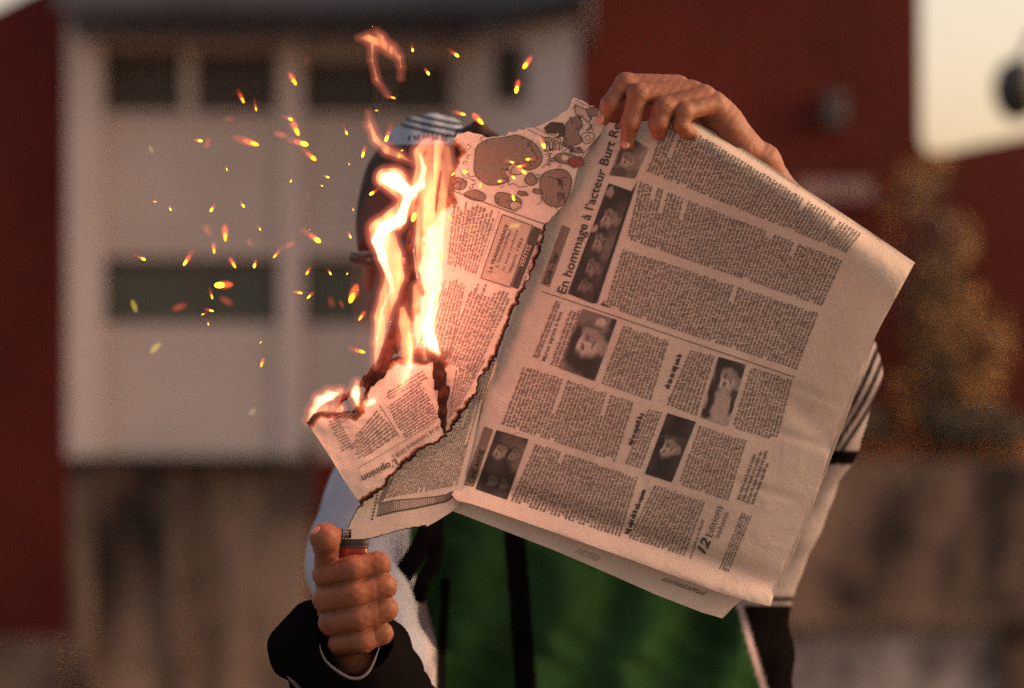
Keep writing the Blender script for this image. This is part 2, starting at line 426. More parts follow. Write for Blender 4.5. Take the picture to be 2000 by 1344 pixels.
# red buildings
rb = empty('red_building', (X(60), 27, -7.2)); tag(rb, 'dark red rendered building at the left of the pale one', 'building')
b = MB(); b.prism([(X(-500, 27), 27, -7.3), (X(720, 27), 27, -7.3), (X(720, 27), 27, Z(300, 27)), (X(200, 27), 27, Z(-60, 27)), (X(62, 27), 27, Z(-18, 27)), (X(-15, 27), 27, Z(22, 27)), (X(-500, 27), 27, Z(200, 27))], (0, .5, 0))
b.build('wall', M_red2, rb)
slab('plinth', -500, 1255, 128, 1420, 26.6, .4, M_stone, rb)
rb = empty('red_building', (X(1500), 26, -7.2)); tag(rb, 'tall dark red wall building behind the newspaper, with a low wing at its side', 'building')
b = MB(); b.prism([(X(1090, 26), 26, -7.3), (X(2600, 26), 26, -7.3), (X(2600, 26), 26, Z(150, 26)), (X(2020, 26), 26, Z(262, 26)), (X(1860, 26), 26, Z(294, 26)), (X(1822, 26), 26, Z(299, 26)), (X(1806, 26), 26, Z(290, 26)), (X(1799, 26), 26, Z(268, 26)), (X(1797, 26), 26, Z(-300, 26)), (X(1090, 26), 26, Z(-300, 26))], (0, .6, 0))
b.build('wall', M_red, rb)
slab('vent_box', 1608, 178, 1652, 248, 25.8, .2, M_grey, rb, bevel=.03)
sg = empty('sign_board', (X(1630), 25.7, Z(372, 25.7))); tag(sg, 'small pale sign board fixed on the dark red wall above the newspaper corner', 'sign')
slab('panel', 1556, 350, 1706, 392, 25.75, .08, M_signp, sg)
b = MB()
for k in range(9):
    x = 1564 + k * 15.5
    b.box((X(x, 25.7), 25.735, Z(386, 25.7)), (X(x + 4, 25.7), 25.748, Z(357, 25.7)))
    if k % 2: b.box((X(x + 4, 25.7), 25.735, Z(374 - 8 * (k % 3), 25.7)), (X(x + 11, 25.7), 25.748, Z(368 - 8 * (k % 3), 25.7)))
b.build('lettering', M_signl, sg)
sw = empty('stone_wall', (X(1800), 24, -7.2)); tag(sw, 'mottled brown stone wall with whitish foot at the right', 'wall')
slab('masonry', 1420, 905, 2300, 1205, 24, .6, M_stone2, sw)
slab('coping', 1420, 1200, 2300, 1225, 23.7, .9, M_stone2, sw)
slab('limewashed_foot', 1420, 1226, 1955, 1420, 23.95, .6, M_lime, sw)
slab('pier', 1956, 1226, 2300, 1420, 23.9, .6, M_stone2, sw)

# lamp against the sky
lp = empty('street_lamp', (X(2090, 20), 20, -7.2)); tag(lp, 'dark round lamp head on a bracket against the bright sky', 'street lamp')
b = MB(); b.ell(P(1986, 175, 20), (.19, .16, .25)); b.build('lamp_head', M_dark, lp, True)
b = MB(); b.tube([P(1990, 130, 20), P(2020, 60, 20), P(2090, 40, 20)], .03, 8); b.build('bracket', M_dark, lp, True)
b = MB(); b.tube([(X(2090, 20), 20, -7.2), P(2090, 30, 20)], .06, 10); b.build('pole', M_dark, lp, True)

# autumn vegetation
def shrub(name, label, cat, clumps, Yc, m, n, size, trunk):
    base = P(trunk[0], trunk[1], Yc); r = empty(name, (base[0], base[1], -7.2)); tag(r, label, cat)
    vs = []; fs = []
    for (cx, cy, rx, ry) in clumps:
        k = int(n * rx * ry / 4000)
        for _ in range(k):
            a = rnd.uniform(0, 6.28); q = math.sqrt(rnd.random()); dpt = rnd.uniform(-1, 1)
            c = Vector(P(cx + rx * q * math.cos(a), cy + ry * q * math.sin(a), Yc + dpt * .7 * math.sqrt(1 - q * q * .9)))
            u = Vector((rnd.gauss(0, 1), rnd.gauss(0, 1), rnd.gauss(0, 1))).normalized(); w = u.orthogonal().normalized()
            s = size * rnd.uniform(.6, 1.3); i = len(vs)
            vs += [c - u * s, c + w * s * .45, c + u * s, c - w * s * .45]; fs.append((i, i + 1, i + 2, i + 3))
    mesh('crown', vs, fs, m, r)
    b = MB()
    for (cx, cy, rx, ry) in clumps:
        b.tube([(base[0], base[1], -7.2 if cy == clumps[0][1] else base[2] - .5), P((cx + trunk[0]) / 2, (cy + trunk[1]) / 2, Yc), P(cx, cy, Yc)], [.09, .05, .02], 7)
    b.build('trunk', M_bark, r, True)
shrub('autumn_tree', 'thin autumn tree with yellow green leaves before the dark red wall', 'tree',
      [(1800, 340, 50, 50), (1770, 400, 45, 40), (1870, 480, 45, 70), (1790, 560, 50, 50), (1870, 600, 70, 70), (1900, 700, 80, 80), (1820, 660, 60, 60), (1780, 780, 50, 70), (1930, 760, 60, 50), (1740, 480, 25, 20), (1950, 640, 30, 30), (1830, 260 + 60, 25, 30)], 25.2, M_leafy, 62, .085, (1850, 960))
shrub('orange_bush', 'low bush of orange brown leaves along the top of the stone wall', 'bush',
      [(1690, 890, 60, 32), (1780, 890, 70, 38), (1880, 880, 60, 25), (1970, 880, 60, 35)], 24.9, M_leafo, 260, .07, (1800, 960))
shrub('dark_hedge', 'dark hedge between the yellow tree and the orange bush', 'hedge', [(1900, 830, 90, 38), (1980, 850, 50, 30), (1700, 830, 40, 30)], 24.6, mat('hedge_leaf', (.022, .018, .008), .9), 300, .08, (1900, 960))

# ------------------------------------------------------------ newspaper
def seglen(a, b): return math.hypot(a[0] - b[0], a[1] - b[1])
def dist_poly(pts, line):
    d = np.full(len(pts), 1e9)
    for a, b in zip(line[:-1], line[1:]):
        a = np.array(a, float); b = np.array(b, float); v = b - a; L = (v ** 2).sum() + 1e-9
        t = np.clip(((pts - a) @ v) / L, 0, 1); d = np.minimum(d, np.hypot(*(pts - a - t[:, None] * v).T))
    return d
def jag(line, step=4, amp=2.0, seed=1):
    r = random.Random(seed); out = []
    for a, b in zip(line[:-1], line[1:]):
        n = max(1, int(seglen(a, b) / step))
        nx, ny = -(b[1] - a[1]), (b[0] - a[0]); l = math.hypot(nx, ny) + 1e-9
        for i in range(n):
            t = i / n; j = r.gauss(0, amp) * (0 if i == 0 else 1)
            out.append((a[0] + (b[0] - a[0]) * t + nx / l * j, a[1] + (b[1] - a[1]) * t + ny / l * j))
    out.append(tuple(line[-1])); return out
def inside(pts, poly):
    c = np.zeros(len(pts), bool); n = len(poly)
    for i in range(n):
        x0, y0 = poly[i]; x1, y1 = poly[(i + 1) % n]
        if y0 == y1: continue
        m = ((y0 > pts[:, 1]) != (y1 > pts[:, 1])) & (pts[:, 0] < (x1 - x0) * (pts[:, 1] - y0) / (y1 - y0) + x0)
        c ^= m
    return c
def sheet(name, poly, depth, parent, burnt=(), width=7, step=8, fine=()):
    poly = [p for i, p in enumerate(poly) if seglen(p, poly[i - 1]) > .3]
    A = np.array(poly)
    gx, gy = np.meshgrid(np.arange(A[:, 0].min(), A[:, 0].max(), step), np.arange(A[:, 1].min(), A[:, 1].max(), step))
    pts = np.stack([gx.ravel() + (np.arange(gx.size) // gx.shape[1] % 2) * step / 2, gy.ravel()], 1)
    if burnt:
        gx, gy = np.meshgrid(np.arange(A[:, 0].min(), A[:, 0].max(), 2.5), np.arange(A[:, 1].min(), A[:, 1].max(), 2.5))
        p2 = np.stack([gx.ravel(), gy.ravel()], 1)
        keep = np.zeros(len(p2), bool)
        for l in burnt:
            lw_ = width
            if isinstance(l, tuple): l, lw_ = l
            keep |= dist_poly(p2, l) < min(lw_ * 1.6, 40)
        pts = np.concatenate([pts, p2[keep]])
    pts = pts[inside(pts, poly)]
    pts = pts[dist_poly(pts, poly + [poly[0]]) > .8]
    n = len(poly)
    vs = [Vector(p) for p in poly] + [Vector(p) for p in pts]
    res = geometry.delaunay_2d_cdt(vs, [(i, (i + 1) % n) for i in range(n)], [], 0, 1e-4)
    V = np.array([(v.x, v.y) for v in res[0]]); F = np.array([f for f in res[2]])
    cen = V[F].mean(1); F = F[inside(cen, poly)]
    used = np.unique(F); rm = -np.ones(len(V), int); rm[used] = np.arange(len(used)); V = V[used]; F = rm[F]
    d = depth(V[:, 0], V[:, 1])
    F = F[:, ::-1]
    o = mesh(name, PDa(np.column_stack([V, d])), F, M_paper, parent, True)
    ch = np.zeros(len(V))
    if burnt:
        for l in burnt:
            lw_ = width
            if isinstance(l, tuple): l, lw_ = l
            ch = np.maximum(ch, np.clip(1 - dist_poly(V, l) / (lw_ * (1 + .6 * fnoise(V[:, 0] / 18, V[:, 1] / 18, 5))), 0, 1) ** 1.2 * .9)
    vfloat(o, ch, 'char')
    return o
class Ink:
    def __init__(s, depth): s.v = []; s.f = []; s.mi = []; s.depth = depth
    def quad(s, pts, mi=0, lift=1.1):
        n = len(s.v); s.v += [(p[0], p[1], lift) for p in pts]; s.f.append(list(range(n, n + len(pts)))); s.mi.append(mi)
    def fill(s, poly, mi=0, lift=1.1):
        t = geometry.tessellate_polygon([[Vector((p[0], p[1], 0)) for p in poly]])
        n = len(s.v); s.v += [(p[0], p[1], lift) for p in poly]
        for f in t: s.f.append([i + n for i in f]); s.mi.append(mi)
    def stroke(s, line, w=1.2, mi=0, lift=1.7, closed=False):
        if closed: line = list(line) + [line[0]]
        for a, b in zip(line[:-1], line[1:]):
            L = seglen(a, b)
            if L < .01: continue
            k = max(1, int(L / 14))
            nx, ny = -(b[1] - a[1]) / L * w / 2, (b[0] - a[0]) / L * w / 2
            for i in range(k):
                p = (a[0] + (b[0] - a[0]) * i / k, a[1] + (b[1] - a[1]) * i / k); q = (a[0] + (b[0] - a[0]) * (i + 1) / k, a[1] + (b[1] - a[1]) * (i + 1) / k)
                s.quad([(p[0] + nx, p[1] + ny), (q[0] + nx, q[1] + ny), (q[0] - nx, q[1] - ny), (p[0] - nx, p[1] - ny)], mi, lift)
    def build(s, name, mats, parent):
        A = np.array(s.v); d = s.depth(A[:, 0], A[:, 1]) - A[:, 2]
        return mesh(name, PDa(np.column_stack([A[:, :2], d])), s.f, mats, parent, False, s.mi)
def bil(q, u, v):       # q = (BL, TL, TR, BR): u along the text, v across the lines
    (bl, tl, tr, br) = q
    x = (bl[0] * (1 - u) + tl[0] * u) * (1 - v) + (br[0] * (1 - u) + tr[0] * u) * v
    y = (bl[1] * (1 - u) + tl[1] * u) * (1 - v) + (br[1] * (1 - u) + tr[1] * u) * v
    return (x, y)
def textblock(ink, q, pitch=7.2, h=.5, mi=0, lw=2.7, ragged=.08, seed=0, bold=False, clip=None, lines=None):
    r = random.Random(seed + int(q[0][0]))
    U = (seglen(q[0], q[1]) + seglen(q[3], q[2])) / 2; Vv = (seglen(q[0], q[3]) + seglen(q[1], q[2])) / 2
    n = lines or max(1, round(Vv / pitch))
    for i in range(n):
        v1 = (i + .80) / n; hh = h / n
        u = 0 if r.random() > .14 else .05
        end = 1 - (r.random() * ragged * .6 if r.random() > .06 else r.uniform(.1, .65))
        while u < end:
            wl_ = r.choice([2, 3, 3, 4, 5, 5, 6, 7, 8, 10])
            for k in range(wl_):
                w = lw * r.uniform(.45, 1.15) / U
                if u + w > 1: break
                up = hh * (1.5 if r.random() < .25 else 1.0) * r.uniform(.8, 1.05); dn = hh * (.4 if r.random() < .1 else 0)
                a, b_ = u, u + w * (.9 if bold else .72)
                ink.quad([bil(q, a, v1 + dn), bil(q, a, v1 - up), bil(q, b_, v1 - up), bil(q, b_, v1 + dn)], mi)
                u += w
            u += lw * r.uniform(.45, .75) / U
def fontmesh(text, bold=0.0, shear=0.0):
    c = bpy.data.curves.new('t', 'FONT'); c.body = text; c.offset = bold; c.shear = shear; c.resolution_u = 3
    o = bpy.data.objects.new('t', c); col.objects.link(o)
    dg = bpy.context.evaluated_depsgraph_get(); me = bpy.data.meshes.new_from_object(o.evaluated_get(dg))
    V = np.array([v.co[:2] for v in me.vertices]); F = [list(p.vertices) for p in me.polygons]
    bpy.data.objects.remove(o); bpy.data.curves.remove(c); bpy.data.meshes.remove(me)
    return V, F
def write(ink, text, a, b, height, bold=0.0, mi=0, lift=1.8, flip=1, shear=0.0, cut=None):
    # baseline from a to b; letter tops lie at the left of the reading direction; height = cap height in pixels
    V, F = fontmesh(text, bold, shear)
    L = seglen(a, b); w = V[:, 0].max() - V[:, 0].min(); dx, dy = (b[0] - a[0]) / L, (b[1] - a[1]) / L
    sx = L / w; sy = height / .70
    n = len(ink.v)
    for x, y in V:
        X_ = (x - V[:, 0].min()) * sx; Y_ = y * sy
        ink.v.append((a[0] + dx * X_ + dy * Y_, a[1] + dy * X_ - dx * Y_, lift))
    for f in F: ink.f.append([i + n for i in f]); ink.mi.append(mi)
def photo(name, q, base, ells, depth, parent, seed=0, nu=44, nv=30, lift=1.1, smoothk=.38):
    us = np.linspace(0, 1, nu); vs_ = np.linspace(0, 1, nv); pts = []; colr = []
    for u in us:
        for v in vs_:
            p = bil(q, u, v); pts.append(p); c = base + .012 * math.sin(u * 9 + seed) * math.cos(v * 7 + seed); u_, v_ = u, v; u = u + .010 * math.sin(v * 23 + seed) + .007 * math.sin(u * 31 + seed * 2); v = v + .025 * math.sin(u * 21 + seed)
            for (cu, cv, ru, rv, val) in ells:
                k = math.sqrt(((u - cu) / ru) ** 2 + ((v - cv) / rv) ** 2)
                w = min(1, max(0, (1 + smoothk - k) / (2 * smoothk))); w = w * w * (3 - 2 * w); c = c * (1 - w) + val * w
            u, v = u_, v_; c = c * (1 + .13 * math.sin(u * 61 + 3 * math.sin(v * 19)) * math.sin(v * 37 + 2 * math.sin(u * 23 + seed)))
            colr.append(c)
    A = np.array(pts); d = depth(A[:, 0], A[:, 1]) - lift
    fs = [(i * nv + j, i * nv + j + 1, (i + 1) * nv + j + 1, (i + 1) * nv + j) for i in range(nu - 1) for j in range(nv - 1)]
    o = mesh(name, PDa(np.column_stack([A, d])), fs, M_photo, parent, True)
    c = np.clip(np.array(colr), .012, .5); vcol(o, np.column_stack([c, c * .82, c * .72]))
    return o

news = empty('newspaper', PD(1060, 700, 0)); tag(news, 'open burning newspaper held up in front of the person', 'newspaper')

# --- depth of each sheet
TE0, TE1 = np.array([1165., 112.]), np.array([1787., 513.])
def d_top(x, y):   # distance below the top edge line
    v = (TE1 - TE0) / np.hypot(*(TE1 - TE0)); return -(x - TE0[0]) * v[1] + (y - TE0[1]) * v[0]
BE0, BE1 = np.array([885., 978.]), np.array([1505., 1184.])
def d_bot(x, y):
    v = (BE1 - BE0) / np.hypot(*(BE1 - BE0)); return (x - BE0[0]) * v[1] - (y - BE0[1]) * v[0]
def dep_front(x, y):
    x = np.asarray(x, float); y = np.asarray(y, float)
    t = np.maximum(d_top(x, y), 0); b = np.maximum(d_bot(x, y), 0)
    s = np.clip((x - 1000) / 700, 0, 1.1)
    wid = 13 + 20 * np.clip((x - 1560) / 230, 0, 1) ** 1.5
    d = 62 * np.exp(-(t / wid) ** 1.25)                     # top edge rolls back, facing the sky
    A_ = 48 + 50 * np.clip((x - 1330) / 300, 0, 1); d = d + A_ * (1 - np.exp(-t / 200)) - .84 * A_               # upper part leans over, darker below it
    d = d - 26 * np.exp(-(b / 34) ** 1.5) + 14 * np.exp(-((b - 46) / 22) ** 2)      # lower lip kicks forward
    fold = np.clip((1000 + (700 - y) * .42 - x) / 60, 0, 1.5)
    d = d + 22 * fold ** 2                                 # rounds back into the fold
    d = d + 3.0 * fnoise(x / 70, y / 70, 3) + 1.2 * fnoise(x / 22, y / 22, 8)
    d = d + 7 * np.exp(-((d_top(x, y) - 355 - .15 * (x - 1500)) / 26) ** 2) * np.clip((x - 1440) / 120, 0, 1)
    for (cx, cy, aa) in ((1590, 770, .35), (1570, 860, .30), (1500, 960, .25)):
        l = (x - cx) * math.sin(aa) - (y - cy) * math.cos(aa)
        d = d + 3.5 * np.exp(-(l / 9) ** 2) * np.exp(-((x - cx) / 70) ** 2)
    return d
def dep_back(x, y): return dep_front(x, y) * .6 + 26 + 5 * fnoise(np.asarray(x) / 60, np.asarray(y) / 60, 12)
def dep_A(x, y):
    x = np.asarray(x, float); y = np.asarray(y, float)
    return -30 - 10 * np.clip((1060 - x) / 200, 0, 1.4) + 3.5 * fnoise(x / 45, y / 60, 21) + 1.5 * fnoise(x / 16, y / 16, 22) + 14 * np.exp(-((x - 800) / 22) ** 2) \
        + 10 * np.clip((y - 640) / 200, 0, 1) - 16 * np.exp(-(((y - 440) - (x - 1062) * .35) / 10.) ** 2) * 0
def dep_B(x, y):
    x = np.asarray(x, float); y = np.asarray(y, float)
    return -30 - 46 * np.clip((880 - x) / 250, 0, 1.2) + 4 * fnoise(x / 50, y / 50, 31) + 1.2 * fnoise(x / 14, y / 14, 32)
def dep_C(x, y):
    x = np.asarray(x, float); y = np.asarray(y, float)
    return -4 - 46 * np.clip((900 - x) / 232, 0, 1.1) + 2.5 * fnoise(x / 40, y / 40, 41) + 6 * np.clip((x - 900) / 60, 0, 2)

# --- front page
left_fold = [(882, 966), (903, 941), (914, 905), (926, 858), (935, 824), (948, 775), (968, 720), (990, 655), (1010, 600), (1035, 520), (1060, 440), (1100, 345), (1140, 270), (1172, 225)]
front_poly = left_fold + [(1182, 238), (1215, 243), (1250, 238), (1300, 232), (1352, 236), (1400, 261), (1450, 290), (1500, 322), (1560, 361), (1640, 413), (1700, 453), (1750, 487), (1787, 513),
    (1768, 548), (1740, 600), (1710, 655), (1688, 700), (1665, 760), (1645, 815), (1622, 880), (1600, 940), (1572, 1010), (1545, 1075), (1520, 1135), (1505, 1184),
    (1470, 1176), (1400, 1156), (1320, 1126), (1240, 1096), (1150, 1064), (1060, 1032), (980, 1004), (920, 984), (893, 978)]
fp = sheet('front_page', front_poly, dep_front, news, step=6)
MI = [M_inkt, M_ink, M_inkg, M_inkl, M_redglow]
T = Ink(dep_front)
q = lambda *a: a   # BL, TL, TR, BR
cols = [
    (q((1258, 333), (1292, 246), (1686, 458), (1651, 492)), None), (q((1223, 466), (1249, 352), (1647, 508), (1606, 598)), None), (q((1180, 598), (1215, 484), (1600, 611), (1557, 722)), None),
    (q((1173, 748), (1217, 633), (1308, 664), (1272, 783)), None), (q((1300, 790), (1348, 682), (1397, 694), (1362, 812)), None), (q((1429, 835), (1466, 717), (1549, 741), (1519, 861)), None),
    (q((979, 828), (1022, 713), (1239, 784), (1202, 902)), None), (q((1219, 905), (1266, 797), (1295, 804), (1253, 915)), None), (q((1324, 945), (1366, 830), (1460, 859), (1424, 978)), None),
    (q((996, 978), (1046, 864), (1247, 932), (1212, 1049)), None), (q((1226, 1050), (1279, 945), (1379, 979), (1338, 1086)), None)]
# the first column starts at the curling top edge
for k, (qq, _) in enumerate(cols):
    if k == 0:
        qq = q((1262, 334), (1305, 222), (1684, 456), (1653, 494))
    textblock(T, qq, 7.1 if k < 3 else 7.0, .52, 0, 2.7, .05, k)
textblock(T, q((1040, 697), (1085, 585), (1098, 589), (1052, 700)), 7, .6, 0, 3.0, .1, 50, lines=2)
textblock(T, q((1073, 712), (1114, 600), (1136, 606), (1096, 718)), 7, .5, 0, 2.8, .1, 51, lines=3)
textblock(T, q((1300, 758), (1325, 690), (1334, 693), (1309, 761)), 8, .8, 1, 3.6, .0, 52, True, lines=1)
textblock(T, q((1228, 868), (1252, 806), (1260, 808), (1236, 871)), 8, .8, 1, 3.6, .0, 53, True, lines=1)
textblock(T, q((1222, 1042), (1258, 950), (1266, 953), (1230, 1044)), 8, .8, 1, 3.6, .0, 54, True, lines=1)
textblock(T, q((1437, 975), (1476, 868), (1514, 878), (1474, 986)), 8, .5, 0, 3.0, .5, 55, lines=4)
textblock(T, q((1404, 1110), (1448, 1000), (1470, 1006), (1424, 1118)), 5.6, .5, 0, 2.6, .0, 56, lines=4)
textblock(T, q((1345, 1090), (1372, 1010), (1379, 1012), (1351, 1092)), 6, .6, 2, 3, .4, 57, lines=1)
T.build('printed_text', MI, fp)
T = Ink(dep_front)
T.stroke([(1058, 569), (1120, 590), (1200, 617), (1340, 665), (1450, 702), (1552, 737)], 1.3, 1)
T.build('column_rule', MI, fp)
T = Ink(dep_front)
write(T, "En hommage à l’acteur Burt Rey", (1104, 575), (1217, 231), 17.5, .012, 1)
T.build('headline', MI, fp)
T = Ink(dep_front)
write(T, "Maroc signale à fana", (1064, 706), (1098, 610), 6.5, .012, 1)
T.build('subheading', MI, fp)
T = Ink(dep_front)
write(T, "12", (1376, 1083), (1389, 1056), 18, .03, 1, shear=.25)
write(T, "Editions", (1391, 1050), (1412, 990), 14, .0, 1)
write(T, "salons", (1404, 1052), (1424, 1002), 9, .02, 2)
T.build('column_title', MI, fp)
T = Ink(dep_front)
T.quad([(1176, 597), (1179, 588), (1181, 589), (1178, 598)], 1)
T.quad([(1174, 592), (1188, 597), (1187, 600), (1173, 595)], 1)
T.build('drop_capital', MI, fp)
T = Ink(dep_front)
def band(T, bl, tl, tr, br, mi, lift=1.1, n=16):
    for i in range(n):
        for j in range(4):
            T.quad([bil((bl, tl, tr, br), i / n, j / 4), bil((bl, tl, tr, br), (i + 1) / n, j / 4), bil((bl, tl, tr, br), (i + 1) / n, (j + 1) / 4), bil((bl, tl, tr, br), i / n, (j + 1) / 4)], mi, lift)
band(T, (1057, 554), (1098, 440), (1114, 446), (1073, 561), 2)
write(T, "Ciné - Star", (1071, 556), (1092, 494), 10, .02, 1, 2.2)
T.build('section_band', MI, fp); T = Ink(dep_front)
band(T, (907, 947), (946, 833), (963, 839), (925, 951), 2)
write(T, "CINÉ ANNE", (924, 945), (947, 880), 10, .02, 1, 2.2)
T.build('section_band', MI, fp)
def face(u, v, s_, tone=.26, hair=.03, beard=False, a=1.0):
    # face seen upright on the page: crown towards v-, s_ is the half width along u, a the ratio of photo sides
    h = s_ * a
    L = [(u, v - .10 * h, s_ * 1.22, h * 1.20, hair), (u, v + 1.25 * h, s_ * .5, h * .5, tone * .6), (u, v, s_ * .92, h * 1.02, tone), (u + s_ * .45, v + .1 * h, s_ * .42, h * .75, tone * .62), (u - s_ * .2, v - .62 * h, s_ * .45, h * .2, tone * 1.25),
         (u, v - .98 * h, s_ * .95, h * .34, hair)]
    for sg in (-1, 1): L += [(u + sg * s_ * .36, v - .28 * h, s_ * .26, h * .10, tone * .45), (u + sg * s_ * .36, v - .14 * h, s_ * .17, h * .09, tone * .18)]
    L += [(u + s_ * .10, v + .18 * h, s_ * .13, h * .20, tone * .55), (u - s_ * .05, v + .10 * h, s_ * .07, h * .2, tone * 1.3), (u, v + .52 * h, s_ * .34, h * .075, tone * .25), (u, v + .62 * h, s_ * .24, h * .05, tone * .8)]
    if beard: L += [(u, v + .78 * h, s_ * .5, h * .25, tone * .35)]
    return L
def body_(u, v, w, h, val): return [(u, v, w, h, val)]
A1 = 2.6
photo('printed_photo', q((1109, 573), (1189, 358), (1234, 374), (1158, 593)), .022, body_(.72, 1.0, .16, .42, .05) + face(.72, .45, .085, .20, .02, a=3.6) + body_(.48, .95, .14, .35, .09) + face(.50, .42, .075, .17, .03, True, 3.6) + body_(.27, 1.0, .12, .35, .04) + face(.28, .50, .07, .13, .015, a=3.6) + face(.11, .45, .06, .11, .02, a=3.6)
      + [(.93, .2, .05, .15, .2), (.60, .12, .03, .12, .26)], dep_front, fp, 1, 110, 40)
photo('printed_photo', q((1158, 593), (1234, 374), (1246, 350), (1166, 592)), .02, [], dep_front, fp, 2, 12, 4, 1.4)
photo('printed_photo', q((1190, 342), (1222, 262), (1266, 290), (1240, 349)), .18, [(.1, .3, .15, .4, .06), (.85, .3, .2, .5, .08), (.1, .9, .2, .3, .1)] + face(.45, .42, .2, .24, .05, a=1.5), dep_front, fp, 3, 50, 30)
photo('printed_photo', q((1093, 719), (1138, 603), (1205, 625), (1161, 744)), .15, [(.85, .3, .22, .5, .11), (.88, .6, .07, .14, .30), (.1, .6, .12, .2, .25), (.30, .45, .30, .50, .018), (.25, .80, .30, .40, .018), (.5, 1.0, .4, .22, .03)] + face(.52, .46, .23, .29, .018, a=1.55) + [(.93, .95, .1, .12, .02)], dep_front, fp, 4, 64, 44)
photo('printed_photo', q((1368, 815), (1404, 697), (1457, 712), (1422, 832)), .26, [(.9, .3, .18, .5, .02), (.88, .8, .14, .35, .03), (.55, .12, .12, .2, .04), (.45, .12, .12, .14, .02), (.28, .18, .2, .14, .02), (.08, .14, .08, .2, .02), (.33, .92, .16, .08, .03), (.5, .92, .1, .16, .04)] + face(.68, .50, .19, .29, .025, a=1.7) + [(.25, .55, .28, .26, .28)], dep_front, fp, 5, 64, 44)
photo('printed_photo', q((1260, 925), (1304, 807), (1359, 824), (1312, 942)), .016, [(.64, .62, .05, .5, .07), (.50, 1.0, .25, .35, .03)] + face(.48, .42, .15, .25, .014, a=1.8), dep_front, fp, 6, 64, 40)
photo('printed_photo', q((929, 955), (970, 840), (1032, 858), (990, 976)), .016, [(.9, .6, .12, .4, .07), (.66, .95, .2, .3, .10)] + face(.68, .30, .12, .20, .03, a=1.6) + face(.70, .74, .10, .15, .02, a=1.6) + face(.2, .36, .09, .10, .02, a=1.6) + face(.2, .72, .08, .09, .02, a=1.6), dep_front, fp, 7, 64, 40)

# --- back page behind
back_poly = [(870, 990), (893, 960), (1000, 700), (1100, 400), (1200, 262), (1340, 256), (1500, 340), (1700, 462), (1776, 512), (1757, 560), (1705, 668), (1660, 800), (1560, 1060), (1522, 1150), (1449, 1172), (1432, 1186), (1420, 1199), (1411, 1208),
             (1370, 1196), (1280, 1161), (1190, 1121), (1080, 1074), (980, 1035), (900, 1004), (876, 996)]
bk = sheet('back_page', back_poly, dep_back, news, step=14)
T = Ink(dep_back); textblock(T, q((1290, 1133), (1302, 1128), (1385, 1156), (1374, 1163)), 5, .6, 0, 3, .1, 70, lines=14)
T.build('printed_text', MI, bk); T = Ink(dep_back)
textblock(T, q((1120, 1078), (1136, 1069), (1178, 1086), (1166, 1097)), 5, .5, 3, 3, .1, 71, lines=8); T.build('printed_text', MI, bk)

# --- inner page with the hatched border (C)
tearC = jag([(668, 1062), (676, 1040), (684, 1018), (694, 1000), (706, 984)], 4, 1, 3)
botC = jag([(850, 1020), (835, 1028), (808, 1030), (780, 1036), (750, 1046), (720, 1053), (695, 1060), (668, 1062)], 6, .8, 4)
C_poly = [(1062, 440), (1020, 560), (1002, 610), (985, 655), (960, 730), (940, 790), (930, 840), (916, 900), (905, 938), (900, 965), (896, 985), (880, 1001)] + botC[:-1] + tearC + [(740, 930), (800, 840), (900, 700), (980, 560), (1030, 460)]
pc = sheet('inner_page', C_poly, dep_C, news, burnt=[tearC, botC[3:]], width=2.2, step=8)
T = Ink(dep_C)
textblock(T, q((742, 975), (815, 800), (950, 740), (893, 948)), 4.6, .5, 0, 2.6, .02, 80)
textblock(T, q((905, 790), (985, 600), (1002, 606), (940, 790)), 4.6, .5, 0, 2.6, .02, 81)
T.build('printed_text', MI, pc)
T = Ink(dep_C)
up = [(742, 983), (770, 977), (810, 974), (850, 970), (872, 966), (884, 960)]; lo = [(737, 1008), (768, 1000), (808, 993), (850, 984), (872, 979), (884, 970)]
T.stroke(up, 1.6, 1, 1.1); T.stroke(lo, 3.0, 1, 1.1); T.stroke([(741, 984), (752, 958), (762, 938)], 5, 2)
T.stroke([(748, 978), (760, 950), (768, 934)], 1.2, 1)
for i in range(56):
    t = i / 55 * 5; k = min(4, int(t)); f = t - k
    a = (up[k][0] * (1 - f) + up[k + 1][0] * f, up[k][1] * (1 - f) + up[k + 1][1] * f); b_ = (lo[k][0] * (1 - f) + lo[k + 1][0] * f, lo[k][1] * (1 - f) + lo[k + 1][1] * f)
    T.stroke([a, b_], 1.3, 2 if i > 14 else 1, .9)
for i in range(12):
    y = 940 + i * 6.5; x = 741 - i * 1.4; T.quad([(x, y), (x + 3.5, y), (x + 3.2, y + 4), (x - .3, y + 4)], 1)
T.build('hatched_border', MI, pc)

# --- torn page with the cartoon (A)
topA = jag([(1168, 212), (1142, 199), (1119, 191), (1110, 212), (1085, 231), (1050, 247), (1010, 256), (980, 265), (952, 269), (935, 262), (912, 257), (893, 262), (886, 274), (886, 296), (894, 314), (886, 330), (874, 345), (864, 362), (856, 392), (838, 425), (812, 452), (803, 500), (798, 556), (792, 610), (782, 660), (800, 690), (820, 700)], 5, 1.3, 5)
rgtA = jag([(868, 852), (884, 838), (900, 812), (920, 786), (933, 762), (937, 738), (958, 716), (972, 694), (978, 668), (990, 640), (1000, 612), (1012, 585), (1032, 548), (1046, 516), (1058, 482), (1066, 440)], 4, 1.8, 6)
A_poly = topA + [(850, 700), (862, 730), (872, 790), (868, 830)] + rgtA + [(1078, 424), (1100, 402), (1118, 370), (1130, 322), (1152, 290), (1175, 256), (1182, 234)]
pa = sheet('cartoon_page', A_poly, dep_A, news, burnt=[rgtA, ([(886, 296), (874, 345), (856, 392), (838, 425), (812, 452), (803, 500), (798, 556), (792, 610), (782, 660), (800, 700), (850, 705)], 34)], width=10, step=4)
